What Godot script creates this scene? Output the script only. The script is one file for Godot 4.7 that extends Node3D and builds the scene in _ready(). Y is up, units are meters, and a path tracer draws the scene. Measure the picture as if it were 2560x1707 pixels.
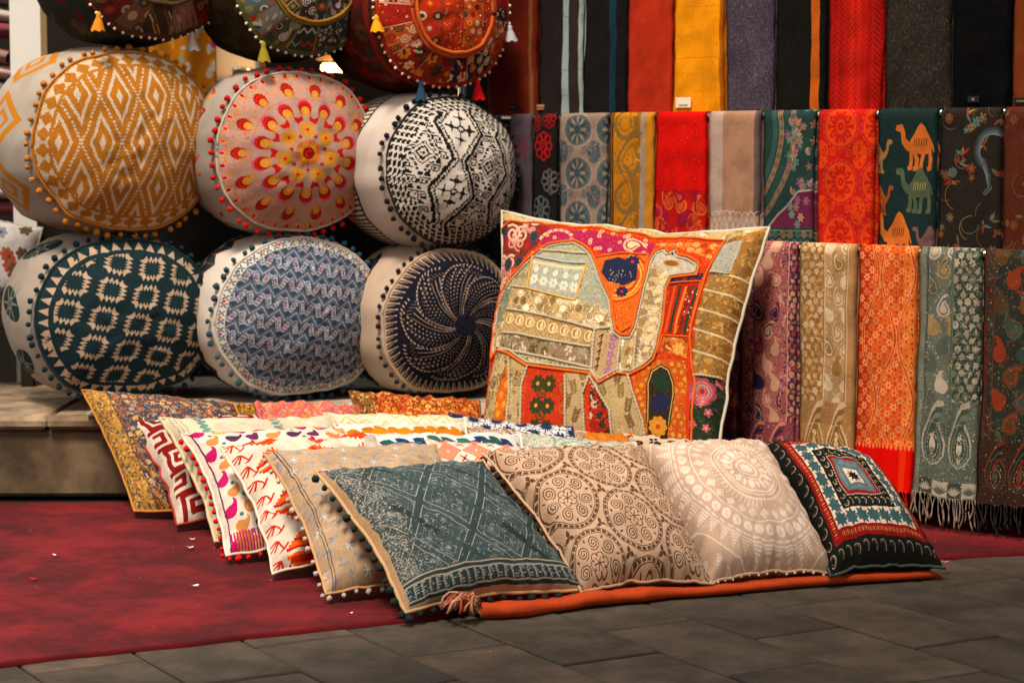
extends Node3D
# A textile stall: round floor poufs on a ledge, rows of cushions on a red carpet, shawls on a stepped rack.

# ------------------------------------------------------------------ drawing cloth patterns
class Brush:
	var im: Image
	var w: int
	var h: int
	var base: Transform2D
	var xf: Transform2D

	func _init(ww: int, hh: int, bg: Color, centred := false):
		w = ww
		h = hh
		im = Image.create(w, h, false, Image.FORMAT_RGBA8)
		im.fill(bg)
		base = Transform2D(Vector2(w, 0), Vector2(0, w), Vector2.ZERO)
		if centred:
			base = Transform2D(Vector2(w * 0.5, 0), Vector2(0, w * 0.5), Vector2(w * 0.5, h * 0.5))
		xf = base

	func at(x: float, y: float, s := 1.0, rot := 0.0, sy := 0.0) -> Brush:
		xf = base * Transform2D(rot, Vector2(s, sy if sy != 0.0 else s), 0.0, Vector2(x, y))
		return self

	func home() -> Brush:
		xf = base
		return self

	func poly(pts: PackedVector2Array, col: Color):
		var p: PackedVector2Array = xf * pts
		var n := p.size()
		if n < 3:
			return
		var y0 := 1e9
		var y1 := -1e9
		for v in p:
			y0 = minf(y0, v.y)
			y1 = maxf(y1, v.y)
		var a := maxi(0, int(ceil(y0 - 0.5)))
		var b := mini(h - 1, int(floor(y1 - 0.5)))
		var xs := PackedFloat32Array()
		for y in range(a, b + 1):
			var yc := y + 0.5
			xs.clear()
			var q := p[n - 1]
			for v in p:
				if (q.y <= yc) != (v.y <= yc):
					xs.append(q.x + (yc - q.y) / (v.y - q.y) * (v.x - q.x))
				q = v
			xs.sort()
			for i in range(0, xs.size() - 1, 2):
				var xa := maxi(0, int(ceil(xs[i] - 0.5)))
				var xb := mini(w, int(ceil(xs[i + 1] - 0.5)))
				if xb > xa:
					im.fill_rect(Rect2i(xa, y, xb - xa, 1), col)

	func rect(x: float, y: float, ww: float, hh: float, col: Color):
		poly(PackedVector2Array([Vector2(x, y), Vector2(x + ww, y), Vector2(x + ww, y + hh), Vector2(x, y + hh)]), col)

	func ell(x: float, y: float, rx: float, ry: float, col: Color, rot := 0.0, n := 14):
		var pts := PackedVector2Array()
		for i in n:
			var t := TAU * i / n
			pts.append(Vector2(x, y) + Vector2(cos(t) * rx, sin(t) * ry).rotated(rot))
		poly(pts, col)

	func seg(a: Vector2, b: Vector2, wd: float, col: Color):
		var d := (b - a).normalized() * wd * 0.5
		var q := Vector2(-d.y, d.x)
		poly(PackedVector2Array([a + q - d * 0.6, b + q + d * 0.6, b - q + d * 0.6, a - q - d * 0.6]), col)

	func line(pts: PackedVector2Array, wd: float, col: Color, closed := false, dash := 0):
		for i in range(pts.size() - (0 if closed else 1)):
			if dash == 0 or i % dash == 0:
				seg(pts[i], pts[(i + 1) % pts.size()], wd, col)

	func arc(x: float, y: float, r: float, a0: float, a1: float, wd: float, col: Color, n := 12, dash := 0, ry := 0.0):
		var pts := PackedVector2Array()
		for i in n + 1:
			var t := lerpf(a0, a1, float(i) / n)
			pts.append(Vector2(x + cos(t) * r, y + sin(t) * (ry if ry > 0.0 else r)))
		line(pts, wd, col, false, dash)

	func ring(x: float, y: float, r: float, wd: float, col: Color, n := 32, dash := 0):
		arc(x, y, r, 0.0, TAU, wd, col, n, dash)

	func spiral(x: float, y: float, r: float, turns: float, wd: float, col: Color, rot := 0.0, dirn := 1.0):
		var pts := PackedVector2Array()
		var n := int(turns * 11) + 3
		for i in n + 1:
			var f := float(i) / n
			pts.append(Vector2(x, y) + Vector2.from_angle(rot + dirn * TAU * turns * f) * r * (0.12 + 0.88 * f))
		line(pts, wd, col)

	func star(x: float, y: float, r1: float, r2: float, n: int, col: Color, rot := 0.0):
		var pts := PackedVector2Array()
		for i in n * 2:
			pts.append(Vector2(x, y) + Vector2.from_angle(rot + PI * i / n) * (r1 if i % 2 == 0 else r2))
		poly(pts, col)

	func flower(x: float, y: float, r: float, n: int, col: Color, mid: Color, rot := 0.0, fat := 0.34):
		for i in n:
			var a := rot + TAU * i / n
			ell(x + cos(a) * r * 0.58, y + sin(a) * r * 0.58, r * 0.45, r * fat, col, a, 9)
		ell(x, y, r * 0.26, r * 0.26, mid, 0.0, 9)

	func leaf(x: float, y: float, ln: float, wd: float, rot: float, col: Color):
		var u := Vector2.from_angle(rot)
		var v := Vector2(-u.y, u.x) * wd
		var o := Vector2(x, y)
		poly(PackedVector2Array([o, o + u * ln * 0.22 + v * 0.75, o + u * ln * 0.5 + v, o + u * ln * 0.8 + v * 0.55, o + u * ln, o + u * ln * 0.8 - v * 0.55, o + u * ln * 0.5 - v, o + u * ln * 0.22 - v * 0.75]), col)

	func drop(x: float, y: float, s: float, rot: float, col: Color, flip := 1.0):
		var q := [0, 60, 30, 52, 50, 30, 52, 2, 38, -22, 20, -42, 14, -62, 22, -80, 38, -86, 30, -95, 5, -92, -14, -72, -30, -42, -46, -10, -50, 20, -36, 47]
		var pts := PackedVector2Array()
		for i in range(0, q.size(), 2):
			pts.append(Vector2(x, y) + (Vector2(q[i] * flip, q[i + 1]) * 0.01 * s).rotated(rot))
		poly(pts, col)

	func paisley(x: float, y: float, s: float, rot: float, cols: Array, flip := 1.0):
		var k := 1.0
		for c in cols:
			drop(x, y, s * k, rot, c, flip)
			k *= 0.74
		var o := Vector2(0, 0.18 * s).rotated(rot)
		var last: Color = cols[0]
		for i in 9:
			var a := TAU * i / 9.0
			var d := Vector2(cos(a) * 0.3, sin(a) * 0.3) * s
			ell(x + o.x + d.x, y + o.y + d.y, s * 0.045, s * 0.045, last, 0.0, 6)

	func bits(x: float, y: float, c: float, rows: Array, col: Color):
		for j in rows.size():
			var r: String = rows[j]
			for i in r.length():
				if r[i] == "1":
					rect(x + i * c, y + j * c, c * 1.04, c * 1.04, col)

	func clipped(pts: PackedVector2Array, bg: Color, fn: Callable):
		var p: PackedVector2Array = xf * pts
		var lo := Vector2(1e9, 1e9)
		var hi := Vector2(-1e9, -1e9)
		for v in p:
			lo = lo.min(v)
			hi = hi.max(v)
		lo = lo.floor().max(Vector2.ZERO)
		hi = hi.ceil().min(Vector2(w, h))
		var sz := hi - lo
		if sz.x < 2 or sz.y < 2:
			return
		var t := Brush.new(int(sz.x), int(sz.y), bg)
		t.base = Transform2D(0.0, -lo) * base
		t.xf = t.base
		fn.call(t)
		var m := Brush.new(int(sz.x), int(sz.y), Color(0, 0, 0, 0))
		m.xf = Transform2D(0.0, -lo) * xf
		m.poly(pts, Color.WHITE)
		im.blit_rect_mask(t.im, m.im, Rect2i(0, 0, int(sz.x), int(sz.y)), Vector2i(int(lo.x), int(lo.y)))


var weave: Image      # fine thread noise laid over every cloth
var mottle: Image     # slow uneven dye
var rng := RandomNumberGenerator.new()
var plain_cache := {}


func hexc(s: String) -> Color:
	return Color.html(s)


func rnd(a: float, b: float) -> float:
	return rng.randf_range(a, b)


func make_overlays():
	var n := 1024
	var fine := PackedByteArray()
	fine.resize(n * n * 4)
	var r := RandomNumberGenerator.new()
	r.seed = 5
	var k := 0
	for y in n:
		var ty := 0.12 if y % 3 == 0 else 0.0
		for x in n:
			var v := r.randf() - 0.5 - ty - (0.10 if (x + y / 3) % 3 == 0 else 0.0)
			var c := 0 if v < 0.0 else 255
			fine[k] = c
			fine[k + 1] = c
			fine[k + 2] = c
			fine[k + 3] = int(absf(v) * (115.0 if v < 0.0 else 70.0))
			k += 4
	weave = Image.create_from_data(n, n, false, Image.FORMAT_RGBA8, fine)
	var nz := FastNoiseLite.new()
	nz.seed = 9
	nz.frequency = 0.006
	nz.fractal_octaves = 5
	var src := nz.get_image(n, n).get_data()
	var slow := PackedByteArray()
	slow.resize(n * n * 4)
	k = 0
	for i in n * n:
		var v := (src[i] - 128) / 128.0
		slow[k + 3] = int(clampf(-v * 40.0 + 4.0, 0, 24))
		slow[k] = 18
		slow[k + 1] = 12
		slow[k + 2] = 8
		k += 4
	mottle = Image.create_from_data(n, n, false, Image.FORMAT_RGBA8, slow)


func finish(b: Brush, age := true, thread := true) -> ImageTexture:
	var o := Vector2i(rng.randi_range(0, 1024 - mini(1024, b.w)), rng.randi_range(0, 1024 - mini(1024, b.h)))
	if thread:
		b.im.blend_rect(weave, Rect2i(o, Vector2i(b.w, b.h)), Vector2i.ZERO)
	if age:
		b.im.blend_rect(mottle, Rect2i(o, Vector2i(b.w, b.h)), Vector2i.ZERO)
	b.im.convert(Image.FORMAT_RGB8)
	return ImageTexture.create_from_image(b.im)


func cloth(tex: Texture2D, relief := 0.12, rough := 0.95) -> StandardMaterial3D:
	var m := StandardMaterial3D.new()
	m.albedo_texture = tex
	m.roughness = rough
	m.metallic_specular = 0.12
	if relief > 0.0:
		m.heightmap_enabled = true
		m.heightmap_texture = tex
		m.heightmap_scale = relief
	return m


func plain(col: String, rough := 0.9, metal := 0.0) -> StandardMaterial3D:
	var key := col + str(rough) + str(metal)
	if not plain_cache.has(key):
		var m := StandardMaterial3D.new()
		m.albedo_color = hexc(col)
		m.roughness = rough
		m.metallic = metal
		m.metallic_specular = 0.3
		plain_cache[key] = m
	return plain_cache[key]


# ------------------------------------------------------------------ building meshes
func mesh_grid(nu: int, nv: int, f: Callable, st: SurfaceTool = null, flip := false) -> SurfaceTool:
	if st == null:
		st = SurfaceTool.new()
		st.begin(Mesh.PRIMITIVE_TRIANGLES)
	var at0: int = st.get_meta("n") if st.has_meta("n") else 0
	for j in nv + 1:
		for i in nu + 1:
			var u := float(i) / nu
			var v := float(j) / nv
			var r: Array = f.call(u, v)
			st.set_uv(r[1])
			st.add_vertex(r[0])
	for j in nv:
		for i in nu:
			var a := at0 + j * (nu + 1) + i
			var c := a + nu + 1
			if flip:
				for q in [a, c, a + 1, a + 1, c, c + 1]:
					st.add_index(q)
			else:
				for q in [a, a + 1, c, a + 1, c + 1, c]:
					st.add_index(q)
	st.set_meta("n", at0 + (nu + 1) * (nv + 1))
	return st


func done(st: SurfaceTool) -> ArrayMesh:
	st.generate_normals()
	return st.commit()


func tube(pts: PackedVector3Array, radii: Array, sides := 6, closed := false, st: SurfaceTool = null) -> SurfaceTool:
	if st == null:
		st = SurfaceTool.new()
		st.begin(Mesh.PRIMITIVE_TRIANGLES)
	var at0: int = st.get_meta("n") if st.has_meta("n") else 0
	var n := pts.size()
	var up := Vector3.UP
	for i in n:
		var t := (pts[(i + 1) % n if closed else mini(i + 1, n - 1)] - pts[(i - 1 + n) % n if closed else maxi(i - 1, 0)]).normalized()
		var a := up - t * up.dot(t)
		if a.length() < 0.05:
			a = Vector3.RIGHT - t * t.x
		a = a.normalized()
		var b := t.cross(a)
		var r: float = radii[i % radii.size()]
		for k in sides:
			var ph := TAU * k / sides
			st.set_uv(Vector2(float(k) / sides, float(i) / n))
			st.add_vertex(pts[i] + (a * cos(ph) + b * sin(ph)) * r)
	for i in n if closed else n - 1:
		for k in sides:
			var p := at0 + i * sides + k
			var q := at0 + i * sides + (k + 1) % sides
			var p2 := at0 + ((i + 1) % n) * sides + k
			var q2 := at0 + ((i + 1) % n) * sides + (k + 1) % sides
			for x in [p, p2, q, q, p2, q2]:
				st.add_index(x)
	if not closed:
		for e in [0, n - 1]:
			st.set_uv(Vector2.ZERO)
			st.add_vertex(pts[e])
			var c := at0 + n * sides + (0 if e == 0 else 1)
			for k in sides:
				var p: int = at0 + e * sides + k
				var q: int = at0 + e * sides + (k + 1) % sides
				for x in ([c, p, q] if e == 0 else [c, q, p]):
					st.add_index(x)
	st.set_meta("n", at0 + n * sides + (0 if closed else 2))
	return st


func bevel_box(x: float, y: float, z: float, r := 0.006) -> ArrayMesh:
	var st := SurfaceTool.new()
	st.begin(Mesh.PRIMITIVE_TRIANGLES)
	var hx := x / 2
	var hz := z / 2
	var rings := [[hx - r, 0.0, hz - r], [hx, r, hz], [hx, y - r, hz], [hx - r, y, hz - r]]
	st.set_smooth_group(-1)
	var quads := []
	for k in 3:
		var a: Array = rings[k]
		var b: Array = rings[k + 1]
		var sg := [[-1, -1], [1, -1], [1, 1], [-1, 1]]
		for i in 4:
			var s: Array = sg[i]
			var t: Array = sg[(i + 1) % 4]
			quads.append([Vector3(s[0] * a[0], a[1], s[1] * a[2]), Vector3(t[0] * a[0], a[1], t[1] * a[2]), Vector3(t[0] * b[0], b[1], t[1] * b[2]), Vector3(s[0] * b[0], b[1], s[1] * b[2])])
	var tp: Array = rings[3]
	quads.append([Vector3(-tp[0], y, -tp[2]), Vector3(tp[0], y, -tp[2]), Vector3(tp[0], y, tp[2]), Vector3(-tp[0], y, tp[2])])
	var bt: Array = rings[0]
	quads.append([Vector3(-bt[0], 0, bt[2]), Vector3(bt[0], 0, bt[2]), Vector3(bt[0], 0, -bt[2]), Vector3(-bt[0], 0, -bt[2])])
	for q in quads:
		for i in [0, 1, 2, 0, 2, 3]:
			var v: Vector3 = q[i]
			st.set_uv(Vector2(v.x + v.z * 0.37, v.y + v.z))
			st.add_vertex(v)
	st.generate_normals()
	return st.commit()


var pom_meshes: Array[ArrayMesh] = []


func make_poms():
	var nz := FastNoiseLite.new()
	nz.frequency = 1.4
	for k in 4:
		nz.seed = 30 + k
		var st := mesh_grid(9, 6, func(u: float, v: float) -> Array:
			var a := u * TAU
			var e := (v - 0.5) * PI
			var d := Vector3(cos(a) * cos(e), sin(e), sin(a) * cos(e))
			var s := 1.0 + 0.5 * nz.get_noise_3dv(d * 1.9)
			return [d * s, Vector2(u, v)])
		pom_meshes.append(done(st))


func part(parent: Node3D, called: String, mesh: Mesh, mat: Material, at := Vector3.ZERO, label := "") -> MeshInstance3D:
	var o := MeshInstance3D.new()
	o.name = called
	o.mesh = mesh
	o.material_override = mat
	o.position = at
	if label:
		o.set_meta("label", label)
	parent.add_child(o, true)
	return o


var names := {}


func thing(called: String, label: String, category: String, at := Vector3.ZERO, group := "") -> Node3D:
	var o := Node3D.new()
	names[called] = names.get(called, -1) + 1
	o.name = called if names[called] == 0 else "%s_%03d" % [called, names[called]]
	o.position = at
	o.set_meta("label", label)
	o.set_meta("category", category)
	if group:
		o.set_meta("group", group)
	add_child(o, true)
	return o


func structure(called: String, mesh: Mesh, mat: Material, at := Vector3.ZERO) -> MeshInstance3D:
	var o := part(self, called, mesh, mat, at)
	o.set_meta("kind", "structure")
	return o


func pom(parent: Node3D, mat: Material, at: Vector3, r: float):
	var o := part(parent, "pom_pom", pom_meshes[rng.randi_range(0, 3)], mat, at)
	o.scale = Vector3.ONE * r
	o.rotation = Vector3(rnd(0, 6), rnd(0, 6), 0)


# a tassel: knot, neck and a skirt of threads, hanging down from its top
func tassel(parent: Node3D, mat: Material, at: Vector3, ln: float, rad: float):
	var nz := rnd(0, 9)
	var st := mesh_grid(18, 9, func(u: float, v: float) -> Array:
		var a := u * TAU
		var prof := 0.0
		if v < 0.3:
			prof = 0.42 * sin(clampf(v / 0.3, 0.05, 1.0) * PI * 0.85)
		else:
			prof = lerpf(0.3, 1.0, pow((v - 0.3) / 0.7, 0.8))
		var ridge := 1.0 + (0.14 * sin(a * 9.0 + nz) if v > 0.3 else 0.0)
		var y := -ln * v - (0.06 * ln * sin(a * 5.0 + nz) if v > 0.95 else 0.0)
		return [Vector3(cos(a) * rad * prof * ridge + 0.004 * v * sin(nz), y, sin(a) * rad * prof * ridge), Vector2(u, v)])
	part(parent, "tassel", done(st), mat, at)


# ------------------------------------------------------------------ cushions
class CushionShape:
	var q: Array
	var thick: float
	var pinch: float
	var nz: FastNoiseLite
	var nrm: Vector3
	var ruck: float

	func _init(quad: Array, t: float, p: float, sd: int, rk := 1.0):
		q = quad
		thick = t
		pinch = p
		ruck = rk
		nz = FastNoiseLite.new()
		nz.seed = sd
		nz.frequency = 1.0
		nrm = (q[2] - q[0]).cross(q[1] - q[3]).normalized()
		if nrm.y < 0.0:
			nrm = -nrm

	func at(u: float, v: float, side := 1.0, lift := 0.0) -> Vector3:
		var a := u * 2.0 - 1.0
		var b := v * 2.0 - 1.0
		var a2 := a * (1.0 - pinch * (1.0 - b * b) * absf(a) * (1.0 + 0.5 * nz.get_noise_2d(b * 2.0, a * 0.5 + 7.0)))
		var b2 := b * (1.0 - pinch * (1.0 - a * a) * absf(b) * (1.0 + 0.5 * nz.get_noise_2d(a * 2.0, b * 0.5 + 3.0)))
		var uu := a2 * 0.5 + 0.5
		var vv := b2 * 0.5 + 0.5
		var top: Vector3 = q[0].lerp(q[1], uu)
		var bot: Vector3 = q[3].lerp(q[2], uu)
		var p := top.lerp(bot, vv)
		var ea := maxf(0.0, 1.0 - a * a)
		var eb := maxf(0.0, 1.0 - b * b)
		var prof := pow(ea * eb, 0.5) * 0.55 + pow(ea * eb, 0.33) * 0.45
		var edge := minf(1.0 - absf(a), 1.0 - absf(b))
		var along := b if absf(a) > absf(b) else a
		var fold := sin(along * 26.0 + 5.0 * nz.get_noise_2d(along * 3.0, side * 4.0)) * exp(-edge * 7.0) * smoothstep(0.0, 0.05, edge) * 0.0042
		var lump := nz.get_noise_2d(a * 1.1 + side * 9.0, b * 1.1) * 0.014 + nz.get_noise_2d(a * 3.3, b * 2.6 + side * 5.0) * 0.0065
		var h := thick * (0.75 if side < 0.0 else 1.0) * prof + (lump * prof + fold) * ruck
		var wob := nz.get_noise_2d(a * 2.3 + 11.0, b * 2.3) * 0.006 * (1.0 - prof)
		return p + nrm * (h * side + lift + wob)


func cushion(called: String, label: String, quad: Array, tex: Material, back: String, o: Dictionary = {}) -> Node3D:
	var base := Vector3((quad[2].x + quad[3].x) * 0.5, 0.0, (quad[2].z + quad[3].z) * 0.5)
	var t := thing(called, label, "cushion", base, o.get("group", "scatter cushions leaning in rows on the carpet"))
	var ql := []
	for p in quad:
		ql.append(p - base)
	var sh := CushionShape.new(ql, o.get("t", 0.05) * 1.5, o.get("pinch", 0.10), o.get("seed", rng.randi_range(1, 999)), o.get("ruck", 1.0))
	var n: int = o.get("n", 30)
	part(t, "front_panel", done(mesh_grid(n, n, func(u: float, v: float) -> Array: return [sh.at(u, v), Vector2(u, v)])), tex)
	part(t, "gap_shade_backing", done(mesh_grid(n / 2, n / 2, func(u: float, v: float) -> Array: return [sh.at(u, v, -1.0), Vector2(u, v)], null, true)), plain(back))
	var rim := PackedVector3Array()
	for k in 4:
		for i in 22:
			var f := i / 22.0
			var uv: Vector2 = [Vector2(f, 0), Vector2(1, f), Vector2(1 - f, 1), Vector2(0, 1 - f)][k]
			rim.append(sh.at(uv.x, uv.y))
	part(t, "piping", done(tube(rim, [o.get("pipe_r", 0.0035)], 6, true)), plain(o.get("pipe", back)))
	if o.has("pom"):
		var pm: Material = plain(o.pom, 1.0)
		var r: float = o.get("pom_r", 0.0105)
		var step: float = o.get("pom_step", 0.034)
		for side in o.get("pom_edges", "LB"):
			var f := rnd(0.01, 0.05)
			while f < 1.0:
				var uv: Vector2 = {"L": Vector2(0, f), "B": Vector2(f, 1), "R": Vector2(1, f), "T": Vector2(f, 0)}[side]
				var inn: Vector2 = {"L": Vector2(0.12, f), "B": Vector2(f, 0.88), "R": Vector2(0.88, f), "T": Vector2(f, 0.12)}[side]
				var p := sh.at(uv.x, uv.y)
				var out := (p - sh.at(inn.x, inn.y)).slide(sh.nrm).normalized()
				var pp := p + out * r * rnd(0.9, 1.35) - Vector3(0, rnd(0.2, 0.6) * r, 0) - sh.nrm * r * 0.4
				pp.y = maxf(pp.y, r * 0.9 + 0.006)
				pom(t, pm, pp, r * rnd(0.75, 1.2))
				f += step / 0.42 * rnd(0.82, 1.2)
	t.set_meta("shape", sh)
	return t


# a cord or a row of beads sewn along a line of the cushion's front
func cord(t: Node3D, called: String, sh: CushionShape, pts: Array, r: float, mat: Material, bead := false, closed := false):
	var path := PackedVector3Array()
	var n := pts.size()
	var acc := 0.0
	for i in n if closed else n - 1:
		var a: Vector2 = pts[i]
		var b: Vector2 = pts[(i + 1) % n]
		var ln := a.distance_to(b)
		var m := maxi(1, int(ln / (0.0042 if bead else 0.014)))
		for k in m:
			var c := a.lerp(b, float(k) / m)
			path.append(sh.at(c.x, c.y, 1.0, r * 0.55))
	var radii := [r]
	if bead:
		radii = [r * 1.15, r * 1.25, r * 0.75]
	part(t, called, done(tube(path, radii, 5, closed)), mat)


# ------------------------------------------------------------------ poufs
func pouf(called: String, label: String, c: Vector3, o: Dictionary, face: Material, side: Material) -> Node3D:
	var rad: float = o.r
	var sq: float = o.get("sq", 1.0)
	var ln: float = o.get("len", 0.3)
	var t := thing(called, label, "pouf", c - Vector3(0, rad * sq, 0), o.get("group", "round poufs stacked on their sides on the ledge"))
	t.rotation.y = deg_to_rad(o.get("yaw", 33.0))
	var up := Vector3(0, rad * sq, 0)
	var nz := FastNoiseLite.new()
	nz.seed = o.get("seed", rng.randi_range(1, 999))
	nz.frequency = 1.0
	var tilt := Basis(Vector3.RIGHT, deg_to_rad(o.get("tilt", 0.0))) * Basis(Vector3.BACK, deg_to_rad(o.get("spin", 0.0)))
	var flat_lo: float = o.get("flat", 0.06)
	var roundabout := func(a: float) -> Vector2:
		var s := sin(a)
		var cc := cos(a)
		var k := 1.0 + 0.045 * nz.get_noise_2d(cc * 1.3, s * 1.3)
		var y := s * sq
		if s < -0.75:
			y = (-0.75 + (s + 0.75) * (1.0 - flat_lo * 4.0)) * sq
		if s > 0.8:
			y = (0.8 + (s - 0.8) * (1.0 - flat_lo * 2.0)) * sq
		return Vector2(cc * k, y * k) * rad
	var dome: float = o.get("dome", 0.085)
	var rf := 0.95
	var ripple: float = o.get("ripple", 1.0)
	var face_at := func(a: float, rho: float) -> Vector3:
		var p: Vector2 = roundabout.call(a)
		p *= rho * rf
		var z := dome * (1.0 - pow(rho, 2.3)) + 0.008 * nz.get_noise_2d(p.x * 14.0, p.y * 14.0) * (1.0 - rho * rho)
		z += 0.0028 * ripple * sin(a * 42.0 + 4.0 * nz.get_noise_1d(a * 3.0)) * smoothstep(0.72, 0.98, rho) * (1.0 - smoothstep(0.98, 1.0, rho))
		return tilt * Vector3(p.x, p.y, z) + up
	var st := mesh_grid(72, 22, func(u: float, v: float) -> Array:
		var a := u * TAU
		return [face_at.call(a, v), Vector2(0.5 + 0.5 * cos(a) * v, 0.5 - 0.5 * sin(a) * v)], null, true)
	part(t, "round_face", done(st), face)
	st = mesh_grid(72, 18, func(u: float, v: float) -> Array:
		var a := u * TAU
		var p: Vector2 = roundabout.call(a)
		var k := 0.0
		var z := 0.0
		if v < 0.14:
			k = v / 0.14 * 0.86
			z = -ln - 0.03 * (1.0 - v / 0.14)
		else:
			var f := (v - 0.14) / 0.86
			z = -ln * (1.0 - f)
			k = rf * (1.0 - 0.09 * pow(1.0 - f, 6.0)) + 0.085 * pow(sin(f * PI), 0.6) + 0.012 * nz.get_noise_2d(a * 1.5, f * 3.0 + 20.0)
			k += 0.006 * ripple * sin(a * 42.0 + 4.0 * nz.get_noise_1d(a * 3.0)) * smoothstep(0.75, 0.97, f) * (1.0 - smoothstep(0.97, 1.0, f))
		p *= k
		return [tilt * Vector3(p.x, p.y, z) + up, Vector2(u, v)], null)
	part(t, "side_panel", done(st), side)
	var seam := PackedVector3Array()
	for i in 90:
		seam.append(face_at.call(TAU * i / 90.0, 1.0))
	part(t, "piping", done(tube(seam, [o.get("pipe_r", 0.0035)], 6, true)), plain(o.get("pipe", "c9b9a2")))
	var n: int = o.get("poms", 0)
	if n:
		var pm := plain(o.pom, 1.0)
		var r: float = o.get("pom_r", 0.0078)
		for i in n:
			var a := TAU * (i + rnd(-0.2, 0.2)) / n
			var p: Vector3 = face_at.call(a, 1.0)
			var d := tilt * Vector3(cos(a), sin(a), 0)
			pom(t, pm, p + d * r * rnd(1.4, 2.2) + tilt * Vector3(0, 0, -r * rnd(0.6, 1.6)) - Vector3(0, r * 0.4, 0), r * rnd(0.85, 1.12))
	for b in o.get("beads", 0):
		var a = TAU * (b + rnd(-0.2, 0.2)) / float(o.beads)
		var p: Vector3 = face_at.call(a, 1.0)
		var bd := part(t, "bead", pom_meshes[b % 4], plain("d8cdbb", 0.5), p + tilt * Vector3(cos(a), sin(a), 0.5) * 0.004)
		bd.scale = Vector3.ONE * 0.0038
	for q in o.get("tassels", []):
		var a := deg_to_rad(q[0])
		tassel(t, plain(q[1], 1.0), face_at.call(a, 1.0) + Vector3(0, 0.0, 0.012), q[2] if q.size() > 2 else 0.055, 0.017)
	if o.has("hoops"):
		for q in o.hoops:
			var loop := PackedVector3Array()
			for i in 60:
				loop.append(face_at.call(TAU * i / 60.0, q[0]) + tilt * Vector3(0, 0, 0.001))
			part(t, "corded_ring", done(tube(loop, [q[1]], 6, true)), plain(q[2]))
	return t


# ------------------------------------------------------------------ shawls on the rack
const RACK := Vector3(0.0168, 0.0, -6.0)
const ALONG := Vector3(0.742, 0.0, 0.670)
const OUT := Vector3(-0.670, 0.0, 0.742)


func rack_at(s: float, y: float, o: float) -> Vector3:
	return RACK + ALONG * s + OUT * o + Vector3(0, y, 0)


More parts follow.
